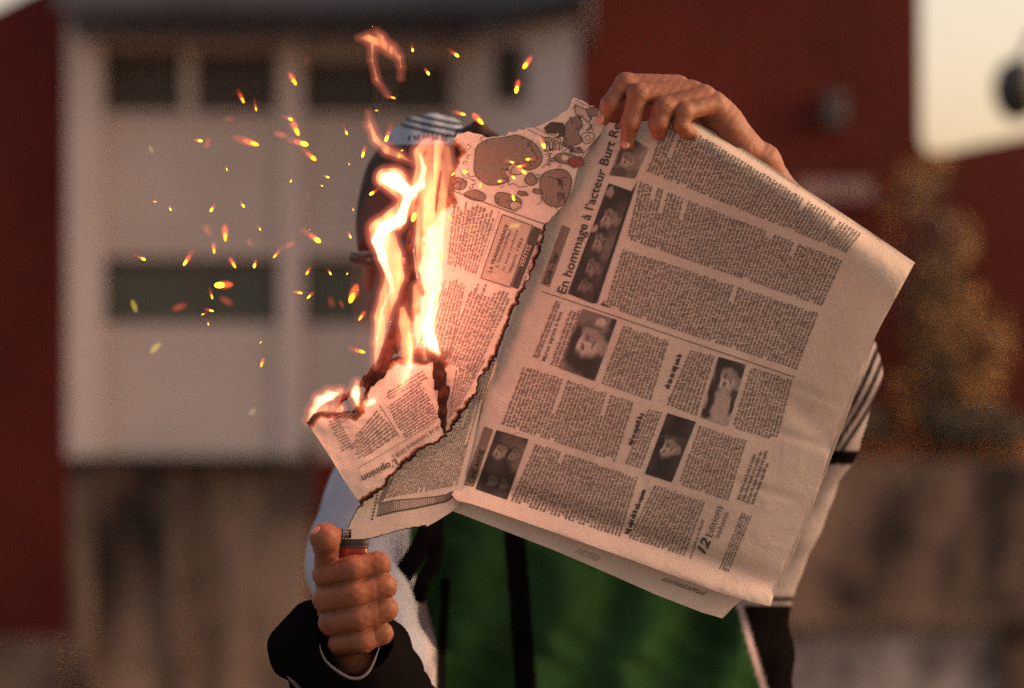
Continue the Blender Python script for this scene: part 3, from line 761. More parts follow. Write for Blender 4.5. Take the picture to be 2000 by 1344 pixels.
pa_extra = [(862, 362), (838, 425), (812, 452), (803, 500), (798, 556), (792, 610), (782, 660)]
T = Ink(dep_A)
textblock(T, q((872, 515), (886, 382), (972, 412), (930, 536)), 6.6, .5, 0, 3.2, .25, 90)
textblock(T, q((812, 680), (862, 545), (912, 545), (880, 700)), 7, .5, 0, 3.0, .3, 91)
textblock(T, q((868, 700), (925, 545), (1002, 574), (925, 740)), 7, .5, 0, 3.0, .3, 92)
textblock(T, q((876, 820), (888, 720), (950, 700), (900, 790)), 6.5, .5, 0, 3.0, .3, 93)
textblock(T, q((1015, 560), (1056, 455), (1062, 457), (1022, 562)), 6, .4, 2, 3, .1, 94, lines=1)
T.build('printed_text', MI, pa)
T = Ink(dep_A)
T.stroke([(860, 364), (920, 386), (990, 412), (1066, 439)], 1.5, 1); T.stroke([(925, 392), (885, 530)], .8, 2); T.stroke([(975, 412), (938, 524)], .8, 2)
bx = [(939, 543), (981, 419), (1040, 441), (996, 561)]; band(T, *bx, 3, 1.1, 16); T.stroke(bx, 1.3, 1, closed=True)
T.stroke([(1041, 440), (1006, 556)], 1.0, 1)
band(T, (999, 560), (1043, 442), (1058, 448), (1012, 565), 1, 1.1, 16)
write(T, "LA TRANSPARENCE", (959, 533), (993, 440), 6.5, .02, 1, 2.2)
write(T, "L’immobilier", (972, 523), (1000, 448), 6, 0, 1, 2.2, shear=.2)
write(T, "en toute confiance", (984, 530), (1012, 450), 5, 0, 1, 2.2, shear=.2)
write(T, "depuis 1963", (997, 533), (1022, 466), 6, 0, 1, 2.2, shear=.2)
write(T, "VENTES", (1021, 523), (1038, 480), 8.5, .02, 3, 2.2)
T.build('boxed_advert', MI, pa)
# the cartoon: a generic crowd of rounded figures, boots and papers
T = Ink(dep_A)
def blob(pts, mi=2, out=1.3, lift=1.1):
    sm = []; pts = [(p[0] + rnd.uniform(-2.5, 2.5), p[1] + rnd.uniform(-2.5, 2.5)) for p in pts]
    n = len(pts)
    for i in range(n):
        p0, p1, p2, p3 = pts[i - 1], pts[i], pts[(i + 1) % n], pts[(i + 2) % n]
        for t in (0, .25, .5, .75):
            sm.append(tuple(.5 * (2 * p1[k] + (p2[k] - p0[k]) * t + (2 * p0[k] - 5 * p1[k] + 4 * p2[k] - p3[k]) * t * t + (3 * p1[k] - 3 * p2[k] + p3[k] - p0[k]) * t ** 3) for k in (0, 1)))
    if mi is not None: T.fill(sm, mi, lift)
    T.stroke(sm, out, 1, lift + .4, closed=True)
blob([(925, 312), (932, 288), (952, 274), (985, 270), (1012, 262), (1034, 274), (1052, 288), (1058, 308), (1052, 326), (1034, 333), (1016, 322), (998, 322), (984, 334), (990, 352), (968, 362), (944, 356), (929, 340)])
for l in ([(950, 276), (945, 300), (955, 330)], [(975, 272), (965, 290), (950, 300)], [(1000, 268), (1022, 288), (1028, 310)], [(1018, 266), (1040, 290)], [(985, 275), (1000, 285), (1020, 284)], [(960, 300), (975, 318), (972, 340)], [(940, 310), (936, 330)]): T.stroke(l, 1.1, 1, 1.8)
blob([(1055, 352), (1072, 333), (1100, 332), (1116, 350), (1112, 382), (1095, 402), (1070, 398), (1056, 380)])
for l in ([(1070, 345), (1090, 350), (1108, 345)], [(1064, 362), (1080, 372), (1078, 392)], [(1096, 355), (1100, 380), (1090, 398)]): T.stroke(l, 1.2, 1, 1.8)
blob([(965, 384), (975, 374), (992, 377), (1010, 388), (1018, 398), (1004, 411), (986, 406), (970, 398)]); blob([(996, 398), (1010, 392), (1018, 400), (1004, 411)], 3, 1, 1.5)
blob([(905, 382), (912, 374), (930, 372), (946, 380), (940, 392), (920, 390)]); blob([(884, 362), (895, 352), (912, 356), (908, 368), (890, 370)])
blob([(995, 325), (1010, 320), (1022, 328), (1015, 340), (1000, 338)], 3); blob([(1025, 346), (1036, 338), (1048, 352), (1040, 362), (1028, 358)], 2); blob([(978, 338), (990, 334), (998, 342), (986, 350)], 3)
blob([(1084, 306), (1100, 300), (1120, 304), (1134, 314), (1128, 322), (1104, 320), (1088, 316)]); blob([(1112, 312), (1136, 308), (1140, 322), (1120, 326)], 4, 1, 1.5)  # second blob is the painted red glow
blob([(1108, 240), (1128, 226), (1136, 244), (1130, 262), (1138, 276), (1112, 288), (1098, 282), (1104, 262)]); T.fill([(1062, 250), (1076, 238), (1100, 240), (1104, 250), (1086, 262), (1068, 260)], 1)
T.fill([(1144, 212), (1158, 208), (1170, 214), (1166, 228), (1154, 226), (1148, 236)], 2); T.fill([(1122, 204), (1144, 214), (1154, 232), (1150, 240), (1138, 230), (1124, 222)], 3); T.stroke([(1122, 204), (1144, 214), (1154, 232), (1150, 240), (1138, 230), (1124, 222)], 1.2, 1, closed=True)
for k in range(5): T.stroke([(1064 + k * 6, 270 + k), (1068 + k * 6, 282), (1066 + k * 6.5, 294)], 2.0, 1)
T.stroke([(1060, 268), (1094, 270), (1098, 290), (1064, 296)], 1.3, 1, closed=True)
blob([(1134, 266), (1146, 258), (1160, 262), (1158, 276), (1144, 282)], None); T.stroke([(1140, 268), (1150, 264), (1154, 272), (1146, 275), (1144, 270)], 1.2, 1)
T.fill([(1150, 288), (1164, 272), (1173, 264), (1166, 284), (1154, 298)], 2); T.fill([(1094, 252), (1104, 250), (1102, 268), (1090, 266)], 1); T.fill([(1112, 292), (1134, 286), (1130, 296), (1114, 298)], 1)
for k in range(34):
    x = rnd.uniform(900, 1100); y = rnd.uniform(275, 400)
    if d_top(x, y) < 0 or x + y * .9 > 1400: continue
    a = rnd.uniform(0, 6.28); T.stroke([(x, y), (x + 6 * math.cos(a), y + 6 * math.sin(a)), (x + 9 * math.cos(a + .9), y + 9 * math.sin(a + .9)), (x + 6 * math.cos(a + 1.8), y + 8 * math.sin(a + 1.8))], rnd.uniform(.7, 1.3), 1, 1.7)
for l in ([(1030, 252), (1062, 268), (1090, 276)], [(1040, 246), (1070, 262), (1094, 268)], [(1070, 276), (1074, 292)], [(1080, 274), (1085, 294)], [(1124, 196), (1140, 204), (1160, 212)], [(1118, 212), (1128, 206)], [(1120, 330), (1140, 300), (1176, 262)],
          [(1050, 400), (1058, 392), (1056, 384)], [(1082, 402), (1092, 412), (1086, 420)], [(900, 358), (896, 376)], [(960, 300), (966, 310)], [(905, 335), (918, 345), (930, 344)], [(1000, 358), (1015, 366), (1030, 364)],
          [(896, 330), (905, 345), (925, 352)], [(1058, 328), (1066, 320), (1076, 326)], [(1010, 300), (1016, 312)], [(1098, 296), (1110, 290), (1124, 296), (1136, 290)]): T.stroke(l, 1.2, 1, 1.8)
for i in range(26):
    x = 1060 + rnd.random() * 100; y = 300 - (x - 1060) * .75 + rnd.uniform(-26, 26)
    a = rnd.uniform(0, 6.28); T.stroke([(x, y), (x + 7 * math.cos(a), y + 7 * math.sin(a)), (x + 9 * math.cos(a + .7), y + 9 * math.sin(a + .7))], rnd.uniform(1, 2.2), 1, 1.3)
T.v = [v for v in T.v]
for k in range(30):
    x = 932 + rnd.random() * 108; y = 352 - (x - 930) * .35 + rnd.uniform(-36, 14)
    T.stroke([(x, y), (x + 4, y - 9), (x + 11, y - 15)], rnd.uniform(.8, 1.6), 1 if k % 3 else 3, 1.9)
for k in range(16):
    x = 1064 + rnd.random() * 40; y = 345 + rnd.random() * 44; T.stroke([(x, y), (x + 3, y + 7), (x + 2, y + 12)], rnd.uniform(.8, 1.4), 1, 1.9)
for (bx_, by_) in ((958, 292), (1006, 284), (1036, 306), (948, 336), (1082, 352)):
    T.fill([(bx_, by_), (bx_ + 9, by_ - 5), (bx_ + 16, by_ + 3), (bx_ + 10, by_ + 12), (bx_ + 2, by_ + 10)], 1, 1.5)
for (bx_, by_) in ((1012, 372), (890, 346), (1042, 368), (1120, 288)):
    T.fill([(bx_, by_), (bx_ + 14, by_ + 3), (bx_ + 20, by_ + 10), (bx_ + 8, by_ + 11), (bx_ - 2, by_ + 7)], 2, 1.5); T.stroke([(bx_, by_), (bx_ + 14, by_ + 3), (bx_ + 20, by_ + 10), (bx_ + 8, by_ + 11), (bx_ - 2, by_ + 7)], 1, 1, 1.9, closed=True)
T.build('cartoon_drawing', MI, pa)

# --- lower burning scrap (B)
topB = jag([(598, 825), (612, 808), (640, 802), (664, 806), (690, 800), (708, 778), (718, 752), (742, 722), (764, 700), (790, 694), (828, 703), (848, 694), (860, 704), (862, 736), (874, 756), (881, 770), (875, 812), (870, 840)], 4, 1.3, 8)
botB = jag([(874, 852), (858, 864), (838, 870), (818, 880), (806, 896), (786, 910), (768, 930), (748, 956), (730, 966), (718, 978), (705, 986)], 4, 1.9, 9)
pbt = sheet('lower_scrap', topB + botB + [(672, 938), (640, 885), (618, 852)], dep_B, news, burnt=[(topB, 20), botB], width=12, step=4)
T = Ink(dep_B)   # text runs upside down: reading direction points left and down
textblock(T, q((858, 815), (790, 858), (755, 795), (822, 745)), 5.6, .5, 0, 2.8, .15, 95)
textblock(T, q((835, 740), (760, 782), (752, 768), (825, 722)), 5.6, .5, 0, 2.8, .15, 96)
textblock(T, q((778, 850), (702, 902), (680, 868), (735, 800)), 5.8, .5, 0, 2.8, .4, 97)
textblock(T, q((700, 806), (650, 842), (634, 818), (680, 806)), 5.8, .5, 2, 2.8, .5, 98)
textblock(T, q((690, 872), (668, 884), (640, 822), (660, 816)), 5.8, .5, 2, 2.8, .5, 99)
T.build('printed_text', MI, pbt)
T = Ink(dep_B)
T.stroke([(698, 915), (776, 870), (854, 820)], 1.0, 2); T.stroke([(741, 790), (781, 853)], 1.4, 2); T.stroke([(766, 888), (776, 904)], 1.2, 1)
write(T, "L’opinion", (773, 896), (705, 931), 13, .02, 1, 2.8)
write(T, "et 16 Septembre 2018", (856, 831), (772, 887), 8.5, .005, 1, 2.8)
T.build('masthead', MI, pbt)

# --- charred, curled remains along the burning edges
def charred(name, pts, depth, seed, thick=6, fz=1.6, k=6):
    def f(Xx, Yy, Zz):
        d = chain(Xx, Yy, Zz, pts, k, fz)
        return d + 2.4 * np.sin(Xx * .20 + Yy * .07 + seed + 1.5 * np.sin(Yy * .05)) + 1.6 * np.sin(Xx * .45 + Yy * .16 + Zz * .2 + seed) + .7 * np.sin(Xx * 1.1 + Yy * .5)
    A = np.array(pts); lo_ = A[:, :3].min(0) - A[:, 3].max() - 8; hi_ = A[:, :3].max(0) + A[:, 3].max() + 8
    return sdf_obj(name, f, lo_, hi_, 1.6, M_char, news)[0]
charred('charred_strip', [(796, 445, -44, 4), (797, 500, -44, 6), (792, 560, -46, 7), (780, 620, -48, 9), (762, 680, -52, 14), (740, 724, -58, 15), (712, 752, -62, 8)], None, 1)
charred('charred_strip', [(852, 700, -52, 7), (858, 735, -56, 13), (866, 772, -54, 12), (866, 806, -50, 8), (869, 838, -46, 4)], None, 2)
charred('charred_strip', [(690, 768, -66, 4), (672, 776, -68, 4), (650, 800, -70, 2)], None, 3)

# ------------------------------------------------------------ person
person_loc = P(1060, 1100, 2.62)
EXEC_PERSON = True
def body_sdf(Xx, Yy, Zz):
    d = ellip(Xx, Yy, Zz, (842, 440, 760), (122, 185, 165))                       # skull
    d = smin(d, ellip(Xx, Yy, Zz, (842, 560, 710), (92, 130, 110)), 30)            # face and jaw
    d = smin(d, ellip(Xx, Yy, Zz, (842, 668, 650), (38, 30, 40)), 25)              # chin
    d = smin(d, cap(Xx, Yy, Zz, (842, 510, 600), (842, 570, 575), 10, 17), 14)     # nose
    d = smin(d, ellip(Xx, Yy, Zz, (842, 617, 612), (32, 9, 12)), 9)                # upper lip
    d = smin(d, ellip(Xx, Yy, Zz, (842, 635, 614), (27, 10, 12)), 9)               # lower lip
    for s in (-1, 1):
        d = -smin(-d, ellip(Xx, Yy, Zz, (842 + s * 52, 512, 606), (26, 15, 20)), 8)  # eye socket
        d = smin(d, ellip(Xx, Yy, Zz, (842 + s * 50, 514, 625), (18, 14, 16)), 3)    # eyeball and lid
        d = smin(d, cap(Xx, Yy, Zz, (842 + s * 24, 488, 604), (842 + s * 75, 486, 622), 9, 8), 10)   # brow
        d = smin(d, ellip(Xx, Yy, Zz, (842 + s * 122, 535, 770), (12, 38, 22)), 6)   # ear
        d = smin(d, ellip(Xx, Yy, Zz, (842 + s * 62, 565, 640), (34, 26, 30)), 22)   # cheek
    d = smin(d, cap(Xx, Yy, Zz, (850, 620, 800), (930, 860, 850), 78, 92), 30)      # neck
    d = smin(d, cap(Xx, Yy, Zz, (930, 900, 900), (1040, 1400, 960), 100, 150), 60)  # trunk inside the jacket
    return d
person = empty('person', (person_loc[0], person_loc[1], 0.0))
tag(person, 'person in a green and black tracksuit jacket and striped knit cap hiding behind the newspaper', 'person')

def top_hand(X_, Y_, Z_):
    fs = [
        [(1322, 170, 28, 24), (1222, 163, -4, 20), (1191, 204, -24, 17), (1178, 232, -22, 13.5)],
        [(1350, 180, 18, 24), (1246, 184, -30, 21), (1231, 240, -38, 18), (1225, 280, -30, 13.5)],
        [(1374, 190, 10, 24), (1297, 210, -34, 21.5), (1287, 242, -40, 19), (1287, 258, -34, 16)],
        [(1396, 202, 8, 21), (1337, 219, -36, 18.5), (1331, 243, -40, 16), (1342, 258, -38, 12.5), (1354, 263, -36, 10)]]
    d = None
    for i, c in enumerate(fs):
        g = chain(X_, Y_, Z_, c, 7)
        for p in c[1:-1]: g = smin(g, ellip(X_, Y_, Z_, (p[0], p[1], p[2]), (p[3] * 1.0,) * 3), 5)
        d = g if d is None else smin(d, g, 3.2)
    back = chain(X_, Y_, Z_, [(1325, 178, 34, 26), (1400, 222, 36, 32), (1448, 282, 42, 31)], 12)
    back = smin(back, chain(X_, Y_, Z_, [(1372, 192, 22, 25), (1420, 240, 30, 30), (1452, 285, 40, 30)], 12), 16)
    back = smin(back, chain(X_, Y_, Z_, [(1395, 205, 14, 22), (1425, 250, 24, 24), (1450, 290, 38, 28)], 12), 14)
    back = smin(back, chain(X_, Y_, Z_, [(1448, 286, 42, 30), (1492, 314, 60, 28), (1540, 400, 130, 36), (1590, 540, 300, 38), (1628, 680, 500, 38)], 24), 14)
    d = smin(d, back, 11)
    th = chain(X_, Y_, Z_, [(1425, 270, 70, 22), (1370, 278, 58, 20), (1320, 300, 40, 17), (1285, 312, 32, 13)], 8)     # thumb, behind the page
    d = smin(d, th, 10)
    for (a, b) in (((1205, 152), (1226, 170)), ((1201, 156), (1220, 174)), ((1232, 172), (1258, 184)), ((1228, 178), (1252, 192)), ((1284, 196), (1308, 214)), ((1324, 206), (1346, 222)), ((1180, 199), (1202, 206)), ((1216, 238), (1246, 240)), ((1215, 243), (1245, 245)), ((1272, 238), (1302, 241)), ((1318, 238), (1344, 240)),
                   ((1470, 285), (1478, 335)), ((1358, 232), (1412, 226)), ((1362, 240), (1402, 238))):
        g = cap(X_, Y_, 0, (a[0], a[1], 0), (b[0], b[1], 0), 0, 0)
        d = d + .65 * np.exp(-(g / 2.6) ** 2) * (Z_ < 40)
    d = d + .25 * np.sin(X_ / 5.1 + 2 * np.sin(Y_ / 9)) * np.sin(Y_ / 6.3 + Z_ / 8) + .18 * np.sin(X_ / 2.9 + Y_ / 3.7)
    return d
def fist(X_, Y_, Z_):
    fs = [
        [(634, 1122, -46, 25), (690, 1112, -74, 26), (737, 1103, -64, 24.5), (740, 1108, -26, 21), (704, 1114, -8, 17)],
        [(636, 1172, -48, 26), (694, 1161, -78, 26.5), (748, 1146, -66, 25.5), (750, 1150, -24, 21), (708, 1158, -6, 17)],
        [(646, 1217, -44, 25), (700, 1207, -74, 25.5), (752, 1190, -62, 24), (752, 1194, -22, 20), (708, 1202, -5, 16)],
        [(662, 1258, -38, 22), (708, 1252, -62, 23), (745, 1237, -52, 21.5), (744, 1241, -18, 18), (708, 1247, -2, 15)]]
    d = None
    for c in fs:
        g = chain(X_, Y_, Z_, c, 9)
        d = g if d is None else smin(d, g, 3.0)
    palm = chain(X_, Y_, Z_, [(652, 1128, -10, 38), (664, 1190, -8, 40), (684, 1250, 0, 38), (694, 1300, 16, 34), (706, 1380, 90, 42), (730, 1460, 240, 60)], 20)
    d = smin(d, palm, 9)
    th = chain(X_, Y_, Z_, [(648, 1140, -24, 28), (638, 1100, -48, 22), (636, 1066, -80, 24), (635, 1052, -108, 27)], 9)
    d = smin(d, th, 5)
    d = smin(d, ellip(X_, Y_, Z_, (635, 1050, -106), (31, 29, 26)), 5)
    d = smin(d, ellip(X_, Y_, Z_, (654, 1042, -84), (14, 12, 16)), 6)
    for (a, b) in (((722, 1082), (726, 1126)), ((728, 1084), (731, 1122)), ((733, 1130), (737, 1168)), ((738, 1132), (741, 1164)), ((738, 1176), (741, 1210)), ((730, 1228), (733, 1252)), ((640, 1100), (650, 1150)), ((646, 1150), (655, 1195)), ((612, 1072), (655, 1078)), ((614, 1078), (655, 1084)), ((652, 1275), (720, 1268)), ((660, 1288), (725, 1278))):
        g = cap(X_, Y_, 0, (a[0], a[1], 0), (b[0], b[1], 0), 0, 0)
        d = d + .6 * np.exp(-(g / 2.6) ** 2) * (Z_ < 0)
    d = d + .3 * np.sin(X_ / 5.1 + 2 * np.sin(Y_ / 9)) * np.sin(Y_ / 5.3 + Z_ / 8) + .18 * np.sin(X_ / 2.9 + Y_ / 3.1)
    return d
v1, q1 = nets(top_hand, (1140, 110, -80), (1560, 420, 190), 2.0)
v1b, q1b = nets(top_hand, (1500, 330, 40), (1700, 750, 570), 5)
v2, q2 = nets(fist, (580, 1000, -140), (800, 1330, 110), 1.9)
v2b, q2b = nets(fist, (620, 1290, -20), (840, 1540, 340), 5)
def joined(*parts):
    V = []; Q = []; n = 0
    for v, q_ in parts: V.append(v); Q.append(q_ + n); n += len(v)
    return np.concatenate(V), np.concatenate(Q)
v1, q1 = joined((v1, q1), (v1b, q1b)); v2, q2 = joined((v2, q2), (v2b, q2b))
v3, q3 = nets(body_sdf, (690, 230, 540), (1260, 1580, 1180), 7)
allv = np.concatenate([v1, v2, v3]); allq = np.concatenate([q1, q2 + len(v1), q3 + len(v1) + len(v2)])
mesh('body', PDa(allv), allq, M_skin, person, True)
def nail(c, r, rot):
    b = MB(); b.ell(PD(*c), (r[0] / 2300, r[2] / 2300, r[1] / 2300), rot, 16, 10); b.build('fingernail', M_nail, person, True)
from mathutils import Euler
nail((1172, 233, -36), (8, 12, 3), Euler((R(-20), R(12), R(-15))).to_matrix())
nail((1222, 281, -43), (8.5, 11, 3), Euler((R(-30), R(4), 0)).to_matrix())
nail((618, 1037, -122), (12, 8, 4.5), Euler((R(-48), R(-35), R(0))).to_matrix())

# jacket
def jacket(X_, Y_, Z_):
    t = np.clip((Y_ - 850) / 550, 0, 1)
    a = 402 + 44 * t; bdep = 250
    cx = 1085 + 20 * t
    q_ = np.sqrt(((X_ - cx) / a) ** 2 + ((Z_ - 1010) / bdep) ** 2)
    d = (q_ - 1) * 250
    top = 835 + 60 * np.clip(np.abs(X_ - 1000) / 400, 0, 2) ** 1.5 - Y_
    d = np.maximum(d, top)
    d = smin(d, chain(X_, Y_, Z_, [(850, 905, 930, 105), (740, 985, 920, 100), (705, 1090, 840, 100), (735, 1300, 700, 106), (760, 1420, 560, 105)], 40), 40)
    d = smin(d, chain(X_, Y_, Z_, [(1633, 722, 600, 87), (1606, 800, 680, 88), (1582, 860, 740, 90), (1542, 930, 800, 90), (1516, 1010, 830, 88), (1486, 1080, 860, 86), (1456, 1160, 880, 84), (1456, 1280, 900, 90), (1462, 1420, 900, 92)], 20), 30)
    d = smin(d, chain(X_, Y_, Z_, [(1300, 900, 960, 120), (1470, 900, 900, 100)], 20), 40)
    d = smin(d, chain(X_, Y_, Z_, [(1636, 716, 600, 84), (1615, 620, 420, 66), (1580, 520, 240, 58)], 20), 14)
    d = smin(d, chain(X_, Y_, Z_, [(900, 850, 880, 95), (1050, 850, 930, 110)], 30), 30)
    # folds
    f = 20 * np.sin(X_ / 30 + 1.4 * np.sin(Y_ / 95) + .5 * np.sin(Y_ / 41)) * np.clip((Y_ - 950) / 200, 0, 1) + 6 * np.sin(X_ / 61 + Y_ / 130 + 2) + 5 * np.sin((X_ + 2 * Y_) / 47 + Z_ / 60)
    arm = np.clip((700 - X_ + 150) / 60, 0, 1) + np.clip((X_ - 1440) / 80, 0, 1); f = f + 4 * np.sin((X_ * .8 - Y_ * .5) / 14 + 2 * np.sin(Y_ / 37)) * np.sin(Y_ / 60 + X_ / 90) + 5 * (X_ < 850) * np.sin(Y_ / 15 + X_ / 24)
    f = f * (1 - np.clip(arm, 0, 1)) + np.clip(arm, 0, 1) * 2.2 * np.sin(Y_ / 17 + X_ / 31 + .8 * np.sin(X_ / 23))
    return d + f
def jcol(v):
    x, y, z = v.T
    c = np.tile(np.array([.019, .056, .020]), (len(v), 1))
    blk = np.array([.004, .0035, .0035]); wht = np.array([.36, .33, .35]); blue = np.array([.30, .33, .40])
    side = 1440 + 52 * (y - 1170) / 174
    m = (x > side) & (y > 1100); c[m] = blk
    m = (np.abs(x - side) < 6) & (y > 1100); c[m] = [.38, .30, .33]
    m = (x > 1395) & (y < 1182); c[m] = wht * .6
    # stripes along the raised sleeve
    m = (x > 1395) & (y < 1182)
    s = (x - 1640) * .88 + (y - 712) * .47 + 5 * np.sin(y / 45)
    st_ = m & (y < 905) & ((np.abs(s - 6) < 4.5) | (np.abs(s - 22) < 4.5) | (np.abs(s - 38) < 4.5) | (np.abs(s - 54) < 4.5) | (np.abs(s - 70) < 4.2) | (np.abs(s - 86) < 4)); c[st_] = blk
    m2 = (x > 1570) & (y > 880) & (y < 908); c[m2] = blk
    m3 = (y > 1165) & (y < 1176) & (x > 1500); c[m3] = blk
    # other arm
    ed = 800 + 45 * np.clip((y - 1080) / 180, 0, 1)
    m = (x < ed) & (z < 880) | (x < 760); c[m] = blue
    m = (x > ed - 12) & (x < ed + 6) & (y > 1150); c[m] = wht
    m = (np.abs(x - (1005 + 22 * (y - 1040) / 300)) < 21) & (y > 900) & (x > 900); c[m] = blk
    m = (np.abs(x - (872 - .05 * (y - 1100))) < 9) & (y > 1130) & (x > ed); c[m] = blk * 1.3
    return c
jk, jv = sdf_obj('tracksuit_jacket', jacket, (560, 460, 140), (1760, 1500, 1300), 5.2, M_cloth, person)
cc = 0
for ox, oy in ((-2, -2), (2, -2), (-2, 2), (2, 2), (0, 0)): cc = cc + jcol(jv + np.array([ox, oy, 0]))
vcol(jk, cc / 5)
# wide black cuff of the nearer sleeve
def cuff(X_, Y_, Z_):
    o = chain(X_, Y_, Z_, [(690, 1282, 6, 98), (712, 1330, 120, 112), (735, 1430, 330, 140)], 20)
    o = smin(o, chain(X_, Y_, Z_, [(640, 1292, 40, 70), (575, 1278, 40, 42)], 20), 34)
    o = smin(o, chain(X_, Y_, Z_, [(600, 1290, 60, 50), (680, 1400, 120, 120)], 20), 30)
    o = smin(o, ellip(X_, Y_, Z_, (692, 1278, 90), (104, 92, 60)), 30)
    o = smin(o, chain(X_, Y_, Z_, [(606, 1212, 60, 34), (566, 1262, 50, 34)], 10), 40)
    o = o + 2.5 * np.sin(X_ / 29 + Y_ / 53) + 2.5 * np.sin((Y_ + X_ * .6) / 15 + Z_ / 25)
    hole = chain(X_, Y_, Z_, [(688, 1225, -110, 92), (698, 1262, 10, 60), (715, 1340, 120, 52)], 10)
    return -smin(-o, hole, 6)
cf, cv = sdf_obj('sleeve_cuff', cuff, (500, 1110, -130), (900, 1620, 520), 4, M_black, person)
ring = MB()
pts = []
for k in range(41):
    a = math.pi * (.93 - k / 40 * .84); wv = 3.5 * math.sin(k * .27 + 1)
    pts.append(PD(686 + (60 + wv) * math.cos(a), 1240 + (84 + wv) * math.sin(a), -58 - 36 * max(0, math.sin(a))))
ring.tube(pts, [.0003 + .0010 * math.sin(math.pi * k / 40) ** .7 for k in range(41)], 10, flat=.6); ring.build('cuff_piping', M_white, person, True)
ring = MB(); ring.tube([PD(534, 1248, 40), PD(529, 1264, 34), PD(546, 1296, 22), PD(572, 1330, 25), PD(610, 1372, 30)], [.001, .0022, .0022, .002, .002], 8); ring.build('cuff_piping', M_white, person, True)
# straps on the jacket front
def strap(pts, w):
    b = MB(); b.tube([PD(*p) for p in pts], [w / 2300] * len(pts), 10, flat=.25); return b.build('drawcord', M_black, person, True)
strap([(846, 1010, 742), (830, 1050, 735), (805, 1095, 732), (782, 1130, 735)], 22)
strap([(850, 1015, 742), (853, 1060, 735), (848, 1100, 732), (826, 1135, 730), (814, 1175, 735)], 17)
# trousers and shoes, below the picture
def pants(X_, Y_, Z_):
    d = ellip(X_, Y_, Z_, (1105, 1640, 1010), (330, 300, 230))
    for s in (-1, 1):
        d = smin(d, chain(X_, Y_, Z_, [(1105 + s * 150, 1700, 1010, 170), (1105 + s * 180, 2500, 1010, 130), (1105 + s * 190, 3420, 1020, 90)], 30), 30)
    return d
sdf_obj('trousers', pants, (700, 1400, 700), (1520, 3560, 1320), 22, M_pants, person)
for s in (-1, 1):
    c = PD(1105 + s * 190, 3450, 960)
    b = MB(); b.ell((c[0], c[1] - .03, .048), (.048, .14, .05)); b.build('shoe', M_dark, person, True)

# cap
def capf(X_, Y_, Z_):
    d = ellip(X_, Y_, Z_, (842, 440, 770), (146, 218, 190))
    low = Y_ - (505 + 20 * np.sin(Z_ / 60)) + .12 * (842 - X_)
    d = np.maximum(d, low)
    inner = ellip(X_, Y_, Z_, (842, 450, 770), (128, 205, 172))
    d = np.maximum(d, -inner)
    d = smin(d, chain(X_, Y_, Z_, [(900, 262, 640, 12), (935, 250, 600, 14), (965, 268, 610, 10)], 8), 16)
    return d + 1.5 * np.sin(X_ / 7) * np.sin(Y_ / 60)
ck, cv_ = sdf_obj('striped_cap', capf, (670, 195, 540), (1010, 560, 1000), 4, M_beanie, person)
x, y, z = cv_.T
c = np.tile(np.array([.022, .010, .008]), (len(x), 1))
front = (y < 282 + .00 * x + 30 * ((x - 842) / 100) ** 2 * 0) & (x > 745) & (x < 905) & (z < 860)
s = (y - 222) - .22 * (x - 842) + ((x - 842) / 42) ** 2 * 1.0
c[front] = [.20, .24, .31]
for a, w in ((10, 3.4), (23, 3.6), (36, 3.4)):
    c[front & (np.abs(s - a) < w)] = [.012, .012, .014]
vcol(ck, c)
b = MB()
for i in range(9):
    x_ = 800 + i * 9; b.tube([PD(x_, 262 + abs(i - 4) * .8, 585), PD(x_ + (3 if i % 2 else -2), 272 + abs(i - 4) * .8, 583)], .0009, 6)
b.build('cap_lettering', M_black, ck, True) if False else b.build('cap_lettering', M_black, person, True)
# sunglasses
b = MB()
for s in (-1, 1):
    b.ell(PD(842 + s * 58, 508, 585), (.028, .006, .021), None, 16, 10)
b.build('sunglass_lens', M_lens, person, True)
b = MB(); b.tube([PD(700, 500, 590), PD(770, 492, 578), PD(842, 498, 572), PD(915, 492, 578), PD(984, 500, 590)], .0035, 8)
b.tube([PD(686, 500, 602), PD(712, 506, 596), PD(738, 514, 590)], [.005, .0065, .006], 8)
b.tube([PD(700, 503, 600), PD(706, 512, 760)], .004, 8); b.tube([PD(980, 503, 600), PD(976, 512, 760)], .004, 8)
b.build('sunglass_frame', M_lens, person, True)

# ------------------------------------------------------------ lighter
lt = empty('cigarette_lighter', PD(690, 1110, -34)); tag(lt, 'red translucent cigarette lighter gripped in the fist under the page corner', 'lighter')
b = MB(); k = 10; vs = []
prof = [(math.cos(2 * math.pi * i / 24), math.sin(2 * math.pi * i / 24)) for i in range(24)]
def sup(c): return math.copysign(abs(c) ** .6, c)
for (yy, s) in ((1190, 1), (1150, 1), (1100, 1), (1072, 1), (1069, .97)):
    for (ca, sa) in prof: vs.append(PD(690 + 29 * s * sup(ca), yy, -42 + 15 * s * sup(sa)))
fs = [(i * 24 + j, i * 24 + (j + 1) % 24, (i + 1) * 24 + (j + 1) % 24, (i + 1) * 24 + j) for i in range(4) for j in range(24)] + [list(range(24)), list(range(96, 120))[::-1]]
b.add(vs, fs); b.build('fuel_body', M_plastic, lt, True)
b = MB(); vs = []
for (yy, s) in ((1069, 1.0), (1066, 1.03), (1056, 1.03), (1053, 1)):
    for (ca, sa) in prof: vs.append(PD(691 + 28 * s * sup(ca), yy, -42 + 15 * s * sup(sa)))
fs = [(i * 24 + j, i * 24 + (j + 1) % 24, (i + 1) * 24 + (j + 1) % 24, (i + 1) * 24 + j) for i in range(3) for j in range(24)] + [list(range(24)), list(range(72, 96))[::-1]]
b.add(vs, fs); b.build('black_collar', M_dark, lt, True)
b = MB()
